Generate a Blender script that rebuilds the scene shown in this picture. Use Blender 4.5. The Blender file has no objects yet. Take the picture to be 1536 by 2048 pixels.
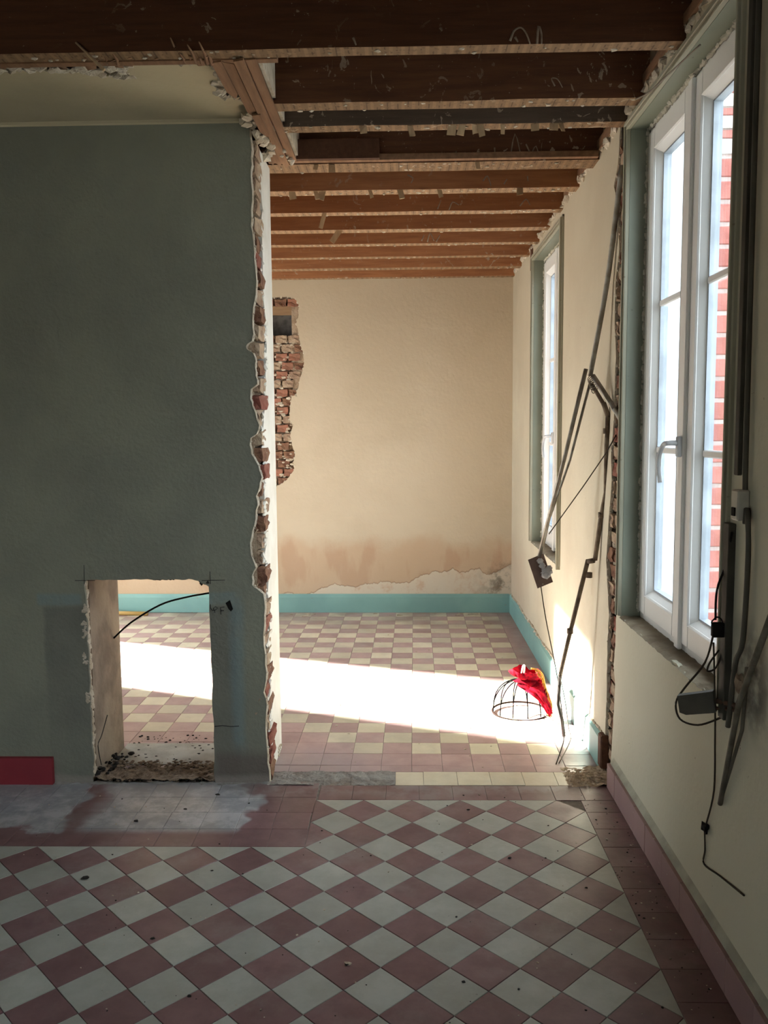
import bpy, bmesh, math, random
from mathutils import Vector, Matrix, noise as mn
random.seed(7)
S = bpy.context.scene
COL = S.collection
# ------------------------------------------------------------------ camera
FPX, PITCH, YAW, ROLL, CH = 1694.2, -.0989, -.0237, -.0085, 1.5317
def basis():
    cp, sp, cy, sy = math.cos(PITCH), math.sin(PITCH), math.cos(YAW), math.sin(YAW)
    f = Vector((sy*cp, cy*cp, sp)); r = Vector((cy, -sy, 0)); u = r.cross(f)
    cr, sr = math.cos(ROLL), math.sin(ROLL)
    return cr*r+sr*u, -sr*r+cr*u, f
CR, CU, CF = basis()
EYE = Vector((0, 0, CH))
cam = bpy.data.objects.new('camera', bpy.data.cameras.new('camera')); COL.objects.link(cam)
cam.matrix_world = Matrix(((CR.x, CU.x, -CF.x, 0), (CR.y, CU.y, -CF.y, 0), (CR.z, CU.z, -CF.z, CH), (0, 0, 0, 1)))
cam.data.sensor_fit = 'VERTICAL'; cam.data.sensor_height = 36; cam.data.lens = FPX/2048*36
cam.data.clip_start = .05
S.camera = cam
# ------------------------------------------------------------------ world, sun, exposure
S.view_settings.view_transform = 'Standard'; S.view_settings.look = 'None'
S.view_settings.gamma = 1; S.view_settings.use_curve_mapping = False
S.view_settings.exposure = 1.18
w = bpy.data.worlds.new('sky'); S.world = w; w.use_nodes = True
bg = w.node_tree.nodes['Background']
bg.inputs[0].default_value = (.86, .94, 1.0, 1); bg.inputs[1].default_value = 4.5
sd = bpy.data.lights.new('sun', 'SUN'); sd.energy = 32; sd.angle = math.radians(2.2); sd.color = (1, .96, .90)
sun = bpy.data.objects.new('sun', sd); COL.objects.link(sun)
sun.rotation_euler = Vector((.92, -.345, -.50)).to_track_quat('-Z', 'Y').to_euler()
# ------------------------------------------------------------------ measured frame of the house
XW = .885          # inner face of the right wall
YP = 3.536         # front face of the middle wall (chimney breast)
YPB = 3.945        # its back face
XE = -.595         # its broken end
ZC = 2.72          # underside of the joists
def yback(x): return 6.962-.018*(x)
def ray(x, y): return CF+(x-768)/FPX*CR-(y-1024)/FPX*CU
def atz(x, y, z=0.): d = ray(x, y); return EYE+d*((z-CH)/d.z)
def aty(x, y, Y): d = ray(x, y); return EYE+d*(Y/d.y)
def atx(x, y, X): d = ray(x, y); return EYE+d*(X/d.x)
def proj(p):
    q = Vector(p)-EYE; z = q.dot(CF); return 768+FPX*q.dot(CR)/z, 1024-FPX*q.dot(CU)/z
# ------------------------------------------------------------------ materials
class NT:
    def __init__(s, name):
        s.m = bpy.data.materials.new(name); s.m.use_nodes = True; s.t = s.m.node_tree; s.n = s.t.nodes
        s.b = s.n['Principled BSDF']; s.geo = s.n.new('ShaderNodeNewGeometry'); s.P = s.geo.outputs['Position']
        sp = s.n.new('ShaderNodeSeparateXYZ'); s.l(s.P, sp.inputs[0]); s.X, s.Y, s.Z = sp.outputs
    def l(s, a, b): s.t.links.new(a, b)
    def inp(s, node, i, v):
        if isinstance(v, (int, float)): node.inputs[i].default_value = v
        elif isinstance(v, tuple): node.inputs[i].default_value = v if len(v) == 4 or node.inputs[i].type == 'VECTOR' else (*v, 1)
        else: s.l(v, node.inputs[i])
    def ma(s, op, a, b=0., c=0., clamp=False):
        n = s.n.new('ShaderNodeMath'); n.operation = op; n.use_clamp = clamp
        s.inp(n, 0, a); s.inp(n, 1, b); s.inp(n, 2, c); return n.outputs[0]
    def vec(s, sx=1, sy=1, sz=1, src=None):
        n = s.n.new('ShaderNodeVectorMath'); n.operation = 'MULTIPLY'; s.l(src or s.P, n.inputs[0]); n.inputs[1].default_value = (sx, sy, sz); return n.outputs[0]
    def noise(s, scale, detail=4, rough=.55, v=None, dist=0.):
        n = s.n.new('ShaderNodeTexNoise'); n.inputs['Scale'].default_value = scale; n.inputs['Detail'].default_value = detail
        n.inputs['Roughness'].default_value = rough; n.inputs['Distortion'].default_value = dist
        s.l(v or s.P, n.inputs['Vector']); return n.outputs[0]
    def vor(s, scale, v=None, feat='F1'):
        n = s.n.new('ShaderNodeTexVoronoi'); n.inputs['Scale'].default_value = scale; n.feature = feat
        s.l(v or s.P, n.inputs['Vector']); return n.outputs['Distance']
    def step(s, v, a, b, hi=1., lo=0.):   # smooth 0..1 between a and b
        n = s.n.new('ShaderNodeMapRange'); n.interpolation_type = 'SMOOTHSTEP'
        s.inp(n, 0, v); s.inp(n, 1, a); s.inp(n, 2, b); n.inputs[3].default_value = lo; n.inputs[4].default_value = hi; return n.outputs[0]
    def band(s, v, a, b, e): return s.ma('MULTIPLY', s.step(v, a-e, a+e), s.ma('SUBTRACT', 1, s.step(v, b-e, b+e)))
    def mul(s, *a):
        r = a[0]
        for k in a[1:]: r = s.ma('MULTIPLY', r, k)
        return r
    def mix(s, f, a, b):
        n = s.n.new('ShaderNodeMix'); n.data_type = 'RGBA'
        for i, v in ((0, f), (6, a), (7, b)):
            if isinstance(v, (int, float)): n.inputs[i].default_value = v
            elif isinstance(v, tuple): n.inputs[i].default_value = (*v, 1)
            else: s.l(v, n.inputs[i])
        return n.outputs[2]
    def col(s, c): 
        if isinstance(c, tuple): s.b.inputs['Base Color'].default_value = (*c, 1)
        else: s.l(c, s.b.inputs['Base Color'])
    def rough(s, r): s.inp(s.b, 'Roughness', r)
    def bump(s, h, strength=.4, dist=.003):
        n = s.n.new('ShaderNodeBump'); n.inputs['Strength'].default_value = strength; n.inputs['Distance'].default_value = dist
        s.l(h, n.inputs['Height']); s.l(n.outputs[0], s.b.inputs['Normal'])
    def rnd(s):
        o = s.n.new('ShaderNodeObjectInfo'); return s.ma('FRACT', s.ma('ADD', o.outputs['Random'], s.geo.outputs['Random Per Island']))

def simple(name, c1, c2=None, scale=8, rough=.8, bump=.3, bscale=None, metal=0, spec=.3, bd=.003):
    t = NT(name); c2 = c2 or tuple(x*.75 for x in c1)
    f = t.noise(scale, 6); t.col(t.mix(t.step(f, .35, .65), c1, c2)); t.rough(rough); t.b.inputs['Metallic'].default_value = metal
    t.b.inputs['Specular IOR Level'].default_value = spec
    if bump: t.bump(t.noise(bscale or scale*6, 5), bump, bd)
    return t.m

def m_tile(name, c1, c2, smear_sheen=True, back=False):
    t = NT(name); r = t.rnd()
    f = t.step(t.noise(9, 7, .65), .3, .7); c = t.mix(f, c1, c2)
    c = t.mix(t.ma('MULTIPLY', r, .5), c, tuple(x*.62 for x in c2))
    dust = t.step(t.noise(2.3, 6, .7), .48, .72); c = t.mix(t.ma('MULTIPLY', dust, .35), c, (.34, .33, .31))
    spots = t.step(t.noise(70, 3), .70, .76); c = t.mix(t.ma('MULTIPLY', spots, .5), c, (.09, .075, .065))
    if smear_sheen:   # dried cement film along the middle wall, brightened with painted floor sheen
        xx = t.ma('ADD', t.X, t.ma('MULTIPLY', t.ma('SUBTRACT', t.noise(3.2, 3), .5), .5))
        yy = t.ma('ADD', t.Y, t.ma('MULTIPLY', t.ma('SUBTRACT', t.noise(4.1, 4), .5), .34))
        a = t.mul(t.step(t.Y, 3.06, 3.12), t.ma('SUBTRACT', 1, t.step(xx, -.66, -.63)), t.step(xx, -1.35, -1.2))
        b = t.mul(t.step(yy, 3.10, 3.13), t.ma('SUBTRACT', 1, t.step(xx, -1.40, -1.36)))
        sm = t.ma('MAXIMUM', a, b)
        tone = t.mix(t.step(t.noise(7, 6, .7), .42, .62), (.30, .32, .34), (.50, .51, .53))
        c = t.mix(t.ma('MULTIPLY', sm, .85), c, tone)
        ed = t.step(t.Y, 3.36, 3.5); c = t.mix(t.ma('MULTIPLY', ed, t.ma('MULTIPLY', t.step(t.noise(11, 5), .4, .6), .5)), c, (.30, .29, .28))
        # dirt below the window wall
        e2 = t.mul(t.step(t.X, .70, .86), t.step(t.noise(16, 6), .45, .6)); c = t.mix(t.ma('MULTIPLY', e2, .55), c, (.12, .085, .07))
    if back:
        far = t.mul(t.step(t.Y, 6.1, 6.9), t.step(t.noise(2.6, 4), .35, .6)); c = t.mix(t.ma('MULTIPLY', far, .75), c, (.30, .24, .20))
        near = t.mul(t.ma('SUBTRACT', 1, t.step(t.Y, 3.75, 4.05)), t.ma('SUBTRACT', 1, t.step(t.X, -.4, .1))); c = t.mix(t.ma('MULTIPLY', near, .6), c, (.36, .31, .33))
    t.col(c); t.rough(t.step(t.noise(5, 5), .3, .7, .55, .30)); t.b.inputs['Specular IOR Level'].default_value = .45
    t.bump(t.ma('ADD', t.noise(45, 5), t.ma('MULTIPLY', t.noise(9, 3), 1.5)), .22, .002)
    return t.m
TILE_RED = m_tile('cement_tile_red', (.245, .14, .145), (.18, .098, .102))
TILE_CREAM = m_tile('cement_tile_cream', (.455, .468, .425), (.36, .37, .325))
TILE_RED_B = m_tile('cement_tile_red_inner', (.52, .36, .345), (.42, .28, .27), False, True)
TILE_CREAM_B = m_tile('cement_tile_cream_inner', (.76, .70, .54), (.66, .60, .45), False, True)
GROUT = simple('grout', (.27, .24, .21), rough=.95, scale=30)

def m_midwall():
    t = NT('green_grey_plaster')
    c = t.mix(t.step(t.noise(1.6, 5, .6), .35, .65), (.245, .25, .195), (.20, .205, .165))
    c = t.mix(t.ma('MULTIPLY', t.step(t.noise(14, 6, .7), .45, .7), .35), c, (.22, .22, .18))
    # paint ghosts of a lost mantelpiece
    wob = t.ma('MULTIPLY', t.ma('SUBTRACT', t.noise(5, 4), .5), .03)
    xx = t.ma('ADD', t.X, wob); zz = t.ma('ADD', t.Z, wob)
    dark = t.ma('MAXIMUM', t.mul(t.band(xx, -1.545, -1.30, .012), t.ma('SUBTRACT', 1, t.step(zz, .77, .80))), t.mul(t.band(xx, -.88, -.72, .012), t.ma('SUBTRACT', 1, t.step(zz, .77, .80))))
    c = t.mix(t.ma('MULTIPLY', dark, t.step(t.noise(3, 5), .3, .7, .75, .25)), c, (.13, .13, .115))
    blue = t.ma('MAXIMUM', t.mul(t.band(xx, -.745, -.69, .018), t.band(zz, .14, .83, .05)), t.mul(t.band(zz, .79, .84, .01), t.ma('MAXIMUM', t.band(xx, -1.57, -1.38, .01), t.band(xx, -.86, -.72, .01))))
    c = t.mix(t.ma('MULTIPLY', blue, t.step(t.noise(9, 5), .25, .55, .55, .12)), c, (.18, .25, .26))
    low = t.mul(t.ma('SUBTRACT', 1, t.step(zz, .10, .17)), t.step(xx, -.86, -.80)); c = t.mix(t.ma('MULTIPLY', low, .6), c, (.12, .085, .08))
    foot = t.ma('SUBTRACT', 1, t.step(zz, .015, .05)); c = t.mix(t.ma('MULTIPLY', foot, .7), c, (.30, .27, .24))
    t.col(c); t.rough(.82); t.b.inputs['Specular IOR Level'].default_value = .25
    t.bump(t.ma('ADD', t.noise(60, 6, .6), t.ma('MULTIPLY', t.noise(6, 4), 2.2)), .5, .006)
    return t.m
MIDWALL = m_midwall()

def m_cream():
    t = NT('cream_plaster')
    c = t.mix(t.step(t.noise(1.3, 5, .6), .35, .65), (.60, .56, .44), (.53, .48, .37))
    c = t.mix(t.ma('MULTIPLY', t.step(t.noise(5, 6, .7), .5, .7), .25), c, (.66, .60, .47))
    green = t.ma('SUBTRACT', 1, t.step(t.Y, 3.3, 3.7)); c = t.mix(t.ma('MULTIPLY', green, .75), c, (.50, .50, .395))
    # damp at the far end
    far = t.step(t.Y, 5.6, 6.6); z2 = t.ma('ADD', t.Z, t.ma('MULTIPLY', t.ma('SUBTRACT', t.noise(2.4, 4), .5), .5))
    damp = t.mul(far, t.ma('SUBTRACT', 1, t.step(z2, .45, .75))); c = t.mix(t.ma('MULTIPLY', damp, .5), c, (.45, .33, .24))
    tan = t.step(t.Z, 1.3, 2.4); c = t.mix(t.ma('MULTIPLY', tan, .4), c, (.44, .35, .23))
    # soot and spatter by the socket and pipe holes
    d1 = t.ma('SUBTRACT', 1, t.step(t.ma('ABSOLUTE', t.ma('SUBTRACT', t.Y, 2.13)), .03, .16))
    soot = t.mul(d1, t.ma('SUBTRACT', 1, t.step(t.ma('ABSOLUTE', t.ma('SUBTRACT', t.Z, .88)), .03, .2)), t.step(t.noise(13, 5), .35, .65))
    c = t.mix(t.ma('MULTIPLY', soot, .85), c, (.07, .06, .055))
    sp = t.mul(t.step(t.noise(55, 2), .73, .76), t.step(t.noise(4, 3), .45, .6)); c = t.mix(t.ma('MULTIPLY', sp, .8), c, (.16, .12, .09))
    t.col(c); t.rough(.8); t.b.inputs['Specular IOR Level'].default_value = .25
    t.bump(t.ma('ADD', t.noise(50, 6), t.ma('MULTIPLY', t.noise(5, 4), 2)), .35, .004)
    return t.m
CREAM = m_cream()

def m_back():
    t = NT('tan_plaster')
    c = t.mix(t.step(t.noise(1.1, 5, .6), .35, .65), (.59, .51, .385), (.53, .45, .33))
    c = t.mix(t.ma('MULTIPLY', t.step(t.noise(2.0, 6, .7, t.vec(1, 1, 4)), .5, .7), .3), c, (.64, .55, .40))
    up = t.step(t.Z, 1.2, 2.6); c = t.mix(t.ma('MULTIPLY', up, .45), c, (.45, .37, .265))
    edge = t.ma('ADD', t.ma('MULTIPLY', t.X, .12), t.ma('ADD', .30, t.ma('MULTIPLY', t.ma('SUBTRACT', t.noise(2.1, 6, .6, t.vec(1, 1, .15)), .5), .42)))
    n1 = t.ma('MULTIPLY', t.ma('SUBTRACT', t.noise(4, 5), .5), .35)
    below = t.ma('SUBTRACT', 1, t.step(t.ma('SUBTRACT', t.Z, edge), -.004, .004))
    stain = t.ma('SUBTRACT', 1, t.step(t.ma('ADD', t.Z, n1), .50, .68))
    c = t.mix(t.ma('MULTIPLY', stain, .6), c, (.50, .34, .22))
    st2 = t.mul(stain, t.step(t.noise(3.1, 4, .5, t.vec(1.6, 1, .5)), .5, .6)); c = t.mix(t.ma('MULTIPLY', st2, .4), c, (.42, .26, .17))
    pale = t.mix(t.step(t.noise(9, 6, .7), .5, .72), (.62, .56, .46), (.55, .40, .29))
    c = t.mix(t.ma('MULTIPLY', below, .9), c, pale)
    rim = t.band(t.ma('SUBTRACT', t.Z, edge), -.006, .004, .003); c = t.mix(t.ma('MULTIPLY', rim, .55), c, (.33, .20, .13))
    mold = t.mul(t.step(t.X, .52, .86), t.ma('SUBTRACT', 1, t.step(t.Z, .22, .52)), t.step(t.noise(11, 6, .7), .42, .62)); c = t.mix(t.ma('MULTIPLY', mold, .85), c, (.10, .085, .06))
    sp = t.step(t.vor(2.2), .0, .006); c = t.mix(sp, (.1, .07, .05), c)
    t.col(c); t.rough(.85); t.b.inputs['Specular IOR Level'].default_value = .2
    t.bump(t.ma('ADD', t.ma('ADD', t.noise(40, 6), t.ma('MULTIPLY', t.noise(4, 4), 2)), t.ma('MULTIPLY', below, -1.6)), .45, .005)
    return t.m
BACKW = m_back()

def m_wood(name, c1, c2, under=None, splat=.0, sc=1., axis='X', rough=.75):
    t = NT(name)
    st = (1.2, 14, 14) if axis == 'X' else (14, 1.2, 14)
    if axis == 'Z': st = (14, 14, 1.2)
    v = t.vec(*[a*sc for a in st]); f = t.step(t.noise(3, 7, .65, v), .3, .7); c = t.mix(f, c1, c2)
    c = t.mix(t.ma('MULTIPLY', t.rnd(), .35), c, tuple(x*.6 for x in c2))
    kn = t.step(t.vor(1.7, t.vec(1, 1, 1.4)), .03, .10); c = t.mix(kn, tuple(x*.35 for x in c2), c)
    if under:
        nz = t.n.new('ShaderNodeSeparateXYZ'); t.l(t.geo.outputs['Normal'], nz.inputs[0])
        dn = t.step(nz.outputs[2], -.6, -.85)
        xx = t.ma('FRACT', t.ma('MULTIPLY', t.X, 26.))
        stripe = t.step(xx, .25, .38); u = t.mix(t.ma('MULTIPLY', stripe, .45), under, tuple(a*.55 for a in under))
        u = t.mix(t.step(t.noise(60, 4), .55, .7), u, tuple(a*.45 for a in under))
        nail = t.mul(t.ma('SUBTRACT', 1, t.step(t.ma('ABSOLUTE', t.ma('SUBTRACT', xx, .65)), .04, .08)), t.step(t.noise(38, 1), .45, .5)); u = t.mix(t.ma('MULTIPLY', nail, .6), u, (.05, .03, .02))
        c = t.mix(dn, c, u)
    if splat:
        m = t.mul(t.step(t.noise(17, 4, .6, t.vec(1, 1, .8), 1.5), .63, .65), t.step(t.noise(1.3, 2), .38, .6))
        m2 = t.step(t.noise(75, 2), .72, .75)
        m3 = t.mul(t.band(t.noise(5, 2, .5, t.vec(1, 1, .8), 2.), .525, .532, .003), t.step(t.noise(2.6, 2), .5, .6))
        c = t.mix(t.ma('MULTIPLY', t.ma('MAXIMUM', m, t.ma('MULTIPLY', m2, .6)), splat), c, (.42, .33, .24))
    t.col(c); t.rough(rough); t.b.inputs['Specular IOR Level'].default_value = .25; t.bump(t.noise(5, 6, .6, v), .4, .003)
    return t.m
JOIST_LIT = m_wood('old_joist_wood_lit', (.42, .185, .08), (.30, .125, .055), (.34, .215, .125), .85)  # colour raised to put the far room's light into the wood
JOIST_SHADE = m_wood('shaded_joist_wood', (.15, .062, .03), (.09, .038, .02), (.25, .155, .085), .75)  # same wood darkened to paint in the near room's shade
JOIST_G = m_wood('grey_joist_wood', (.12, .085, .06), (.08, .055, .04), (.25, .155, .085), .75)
LATH = m_wood('lath_wood', (.29, .16, .09), (.19, .105, .06), axis='Y')
STICK = m_wood('splinter_wood', (.55, .40, .24), (.42, .29, .17), axis='Z')
BOARD = m_wood('floorboard_underside', (.12, .055, .03), (.08, .035, .02), axis='Y')
BATTEN = m_wood('batten_wood', (.50, .33, .12), (.42, .27, .09))

def m_teal(name, c1, c2, worn=(.30, .20, .14), sc=20):
    t = NT(name); c = t.mix(t.step(t.noise(2, 5), .35, .65), c1, c2)
    ch = t.step(t.noise(sc, 5, .6, t.vec(1, 1, 3)), .68, .70); c = t.mix(t.ma('MULTIPLY', ch, .8), c, worn)
    t.col(c); t.rough(.5); t.b.inputs['Specular IOR Level'].default_value = .35; t.bump(t.noise(30, 4), .2, .002); return t.m
TEAL = m_teal('turquoise_paint', (.22, .41, .385), (.18, .34, .33))
SAGE = m_teal('sage_green_paint', (.22, .24, .185), (.17, .19, .145), (.12, .11, .08), 26)
REDP = m_teal('dark_red_paint', (.27, .022, .035), (.22, .018, .03), (.2, .1, .1), 30)
PINK = m_teal('pink_plinth_tile', (.33, .215, .21), (.26, .165, .17), (.5, .45, .42), 14)
WHITEP = simple('white_reveal_paint', (.80, .79, .74), (.70, .69, .63), 5, .7, .3)
PVC = simple('white_pvc', (.80, .80, .78), (.77, .77, .75), 3, .35, 0, spec=.5)
GASKET = simple('grey_gasket', (.32, .36, .40), rough=.5, bump=0)
FOAM = simple('expanding_foam', (.55, .53, .44), (.42, .40, .33), 30, .9, .5)
TANC = m_teal('tan_casing_paint', (.34, .33, .25), (.27, .26, .19), (.14, .12, .08), 26)
BRICK_R = simple('brick_red', (.20, .058, .042), (.28, .12, .085), 22, .92, .8, bd=.006)
BRICK_B = simple('brick_brown', (.25, .14, .085), (.16, .075, .05), 18, .95, .9, bd=.008)
BRICK_M = simple('mortar_clad_brick', (.44, .34, .24), (.30, .20, .14), 16, .97, 1., bd=.008)
MORTAR = simple('lime_mortar', (.42, .33, .24), (.30, .22, .15), 14, .97, .9, bd=.008)
PLEDGE = simple('broken_plaster', (.62, .56, .46), (.47, .40, .30), 24, .95, .8, bd=.006)
REVEAL = simple('brown_render', (.30, .24, .18), (.17, .13, .10), 5, .9, .7, 30, bd=.006)
SOOT = simple('soot', (.03, .027, .024), rough=.95)
RUBBLE = simple('rubble_earth', (.34, .27, .20), (.20, .15, .11), 30, .97, 1., bd=.006)
CEMENT = simple('grey_cement', (.34, .33, .31), (.24, .22, .20), 14, .95, .9, bd=.006)
SILL = simple('stone_sill', (.30, .26, .19), (.20, .16, .11), 9, .85, .5)
CEILP = simple('ceiling_plaster', (.50, .43, .29), (.42, .36, .24), 2, .85, .4, 40)
LEDGE = simple('plinth_ledge_plaster', (.40, .40, .32), (.30, .30, .24), 10, .85, .4)
STEEL = simple('galvanised_tube', (.36, .34, .30), (.24, .21, .17), 22, .5, .3, metal=.55, spec=.5)
RUST = simple('dirty_tube', (.24, .185, .13), (.12, .085, .06), 18, .75, .5, metal=.2)
WIRE = simple('grey_wire', (.05, .04, .03), rough=.8, bump=0, spec=.1)
WIREL = simple('pale_wire', (.20, .17, .13), rough=.6, bump=0)
BLACK = simple('black_rubber', (.010, .0095, .009), rough=.8, bump=0, spec=.1)
DARKBOX = simple('dark_switch_plate', (.10, .095, .08), (.075, .07, .06), 9, .6, .2)
BROWNP = simple('brown_board', (.20, .14, .115), (.15, .10, .085), 9, .8, .3)
LUMP = simple('grey_plaster_lump', (.50, .50, .52), (.40, .40, .42), 20, .9, .7)
HANDLE = simple('white_handle', (.66, .68, .70), rough=.35, bump=0)
SOCK = simple('old_white_socket', (.45, .44, .38), rough=.5, bump=0)
PENCIL = simple('pencil_line', (.02, .02, .022), rough=.9, bump=0)
XWHITE = simple('outside_white_render', (.78, .80, .82), rough=.9)
XBRICK = simple('outside_brick', (.36, .14, .12), (.28, .10, .085), 12, .9, .4)
XSTONE = simple('outside_stone', (.62, .60, .57), rough=.9)
PIPE = simple('outside_downpipe', (.55, .42, .36), rough=.6, bump=0)
GROUND = simple('outside_ground', (.35, .34, .31), rough=.95, scale=2)
def m_glass():
    m = bpy.data.materials.new('window_glass'); m.use_nodes = True; t = m.node_tree; t.nodes.clear()
    o = t.nodes.new('ShaderNodeOutputMaterial'); mx = t.nodes.new('ShaderNodeMixShader'); tr = t.nodes.new('ShaderNodeBsdfTransparent'); g = t.nodes.new('ShaderNodeBsdfGlossy')
    fr = t.nodes.new('ShaderNodeLayerWeight'); g.inputs['Roughness'].default_value = .02; tr.inputs[0].default_value = (.95, .97, .98, 1)
    pw = t.nodes.new('ShaderNodeMath'); pw.operation = 'POWER'; pw.inputs[1].default_value = 4; ad = t.nodes.new('ShaderNodeMath'); ad.operation = 'MULTIPLY_ADD'; ad.inputs[1].default_value = .5; ad.inputs[2].default_value = .03; t.links.new(fr.outputs['Facing'], pw.inputs[0]); t.links.new(pw.outputs[0], ad.inputs[0]); t.links.new(ad.outputs[0], mx.inputs[0]); t.links.new(tr.outputs[0], mx.inputs[1]); t.links.new(g.outputs[0], mx.inputs[2]); t.links.new(mx.outputs[0], o.inputs[0]); return m
GLASS = m_glass()
def m_cloth():
    t = NT('red_velvet'); f = t.step(t.noise(28, 4), .4, .6); t.b.inputs['Specular IOR Level'].default_value = .05; c = t.mix(f, (.34, .004, .016), (.13, .002, .008))
    t.col(c); t.rough(.7); t.bump(t.noise(60, 4), .5, .004); return t.m
CLOTH = m_cloth()
FRINGE = simple('gold_fringe', (.40, .19, .02), (.24, .10, .012), 40, .7, .5)

# ------------------------------------------------------------------ mesh helpers
def tag(o, label=None, cat=None, group=None, kind=None):
    if label: o['label'] = label
    if cat: o['category'] = cat
    if group: o['group'] = group
    if kind: o['kind'] = kind
    return o
def link(name, mesh, parent=None):
    o = bpy.data.objects.new(name, mesh); COL.objects.link(o)
    if parent: o.parent = parent
    return o
def empty(name, loc=(0, 0, 0)):
    o = bpy.data.objects.new(name, None); COL.objects.link(o); o.location = loc; o.empty_display_size = .05
    return o
class MB:
    def __init__(s): s.v = []; s.f = []; s.sm = False
    def add(s, vs, fs):
        b = len(s.v); s.v += [tuple(v) for v in vs]; s.f += [tuple(i+b for i in f) for f in fs]; return s
    def box(s, x0, x1, y0, y1, z0, z1, j=0):
        vs = [(x, y, z) for x in (x0, x1) for y in (y0, y1) for z in (z0, z1)]
        if j: vs = [tuple(c+random.uniform(-j, j) for c in v) for v in vs]
        return s.add(vs, [(0, 1, 3, 2), (4, 6, 7, 5), (0, 4, 5, 1), (2, 3, 7, 6), (0, 2, 6, 4), (1, 5, 7, 3)])
    def bbox(s, x0, x1, y0, y1, z0, z1, b=.002):   # box with bevelled edges
        bm = bmesh.new(); bmesh.ops.create_cube(bm, size=1)
        for v in bm.verts: v.co = Vector(((x0+x1)/2+v.co.x*(x1-x0), (y0+y1)/2+v.co.y*(y1-y0), (z0+z1)/2+v.co.z*(z1-z0)))
        bmesh.ops.bevel(bm, geom=bm.edges[:], offset=b, segments=1, affect='EDGES'); return s.bm(bm)
    def bm(s, bm):
        bm.verts.index_update(); s.add([v.co[:] for v in bm.verts], [[v.index for v in f.verts] for f in bm.faces]); bm.free(); return s
    def prism(s, pts, a, d0, d1):   # outline in the two other axes, extruded along axis a
        def mk(p, d):
            return (d, p[0], p[1]) if a == 0 else (p[0], d, p[1]) if a == 1 else (p[0], p[1], d)
        bm = bmesh.new(); lo = [bm.verts.new(mk(p, d0)) for p in pts]; f = bm.faces.new(lo)
        r = bmesh.ops.extrude_face_region(bm, geom=[f])
        for v in r['geom']:
            if isinstance(v, bmesh.types.BMVert):
                c = list(v.co); c[a] = d1; v.co = c
        bmesh.ops.recalc_face_normals(bm, faces=bm.faces[:]); bmesh.ops.triangulate(bm, faces=[f for f in bm.faces if len(f.verts) > 4]); return s.bm(bm)
    def tube(s, pts, r, n=8, r2=None):
        pts = [Vector(p) for p in pts]; k = len(pts); rings = []
        up = Vector((.13, .21, .97)).normalized()
        for i, p in enumerate(pts):
            t = (pts[min(i+1, k-1)]-pts[max(i-1, 0)]).normalized(); u = t.cross(up)
            if u.length < .05: u = t.cross(Vector((1, 0, 0)))
            u.normalize(); w2 = t.cross(u); rr = r if r2 is None else r+(r2-r)*i/(k-1)
            rings.append([p+rr*(math.cos(2*math.pi*q/n)*u+math.sin(2*math.pi*q/n)*w2) for q in range(n)])
        vs = [v for g in rings for v in g]; fs = [(i*n+q, i*n+(q+1) % n, (i+1)*n+(q+1) % n, (i+1)*n+q) for i in range(k-1) for q in range(n)]
        fs += [tuple(range(n))[::-1], tuple((k-1)*n+q for q in range(n))]; s.sm = True
        return s.add(vs, fs)
    def blob(s, c, r, sub=1, j=.25, sc=(1, 1, 1)):
        bm = bmesh.new(); bmesh.ops.create_icosphere(bm, subdivisions=sub, radius=1); o = Vector([random.uniform(-50, 50) for _ in range(3)])
        for v in bm.verts:
            k = 1+j*2*mn.noise(v.co*1.7+o)+random.uniform(-j, j)*.4
            v.co = Vector((c[0]+v.co.x*r*k*sc[0], c[1]+v.co.y*r*k*sc[1], c[2]+v.co.z*r*k*sc[2]))
        return s.bm(bm)
    def mesh(s, name, mat):
        me = bpy.data.meshes.new(name); me.from_pydata(s.v, [], s.f); me.materials.append(mat)
        if s.sm:
            for p in me.polygons: p.use_smooth = True
        me.update(); return me
    def build(s, name, mat, parent=None, label=None, kind=None):
        return tag(link(name, s.mesh(name, mat), parent), label, None, None, kind)
def smooth(pts, k=4):   # Catmull-Rom
    pts = [Vector(p) for p in pts]; out = []
    for i in range(len(pts)-1):
        a, b, c, d = pts[max(i-1, 0)], pts[i], pts[i+1], pts[min(i+2, len(pts)-1)]
        for q in range(k):
            t = q/k; out.append(.5*((2*b)+(c-a)*t+(2*a-5*b+4*c-d)*t*t+(3*b-a-3*c+d)*t**3))
    return out+[pts[-1]]
def rough_line(p, q, n, amp, seed=0., fine=.3):   # jagged 2-D line p->q, ends kept
    p = Vector(p); q = Vector(q); d = (q-p); nrm = Vector((-d.y, d.x)).normalized(); out = []
    for i in range(n+1):
        t = i/n; a = 0 if i in (0, n) else amp*(mn.noise(Vector((t*n*.35, seed, 3.1)))*2+random.uniform(-fine, fine))
        out.append(tuple(p+d*t+nrm*a))
    return out
def place_stone(mb, x, y, z, r, flat=.6): mb.blob((x, y, z+r*flat*.55), r, 1, .3, (1, random.uniform(.6, 1), flat))

# rough brick meshes, shared
def brick_mesh(name, L, W, H, mat, j=.004, seed=0):
    bm = bmesh.new(); bmesh.ops.create_cube(bm, size=1); bmesh.ops.subdivide_edges(bm, edges=bm.edges[:], cuts=2, use_grid_fill=True)
    o = Vector((seed*3.7, seed*1.3, seed))
    for v in bm.verts:
        c = Vector((v.co.x*L, v.co.y*W, v.co.z*H)); k = 1-.06*(abs(v.co.x)+abs(v.co.y)+abs(v.co.z) > 1.3)
        v.co = Vector((c.x*k, c.y*k, c.z*k))+Vector([random.uniform(-j, j) for _ in range(3)])
    m = MB(); m.bm(bm); return m.mesh(name, mat)

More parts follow.
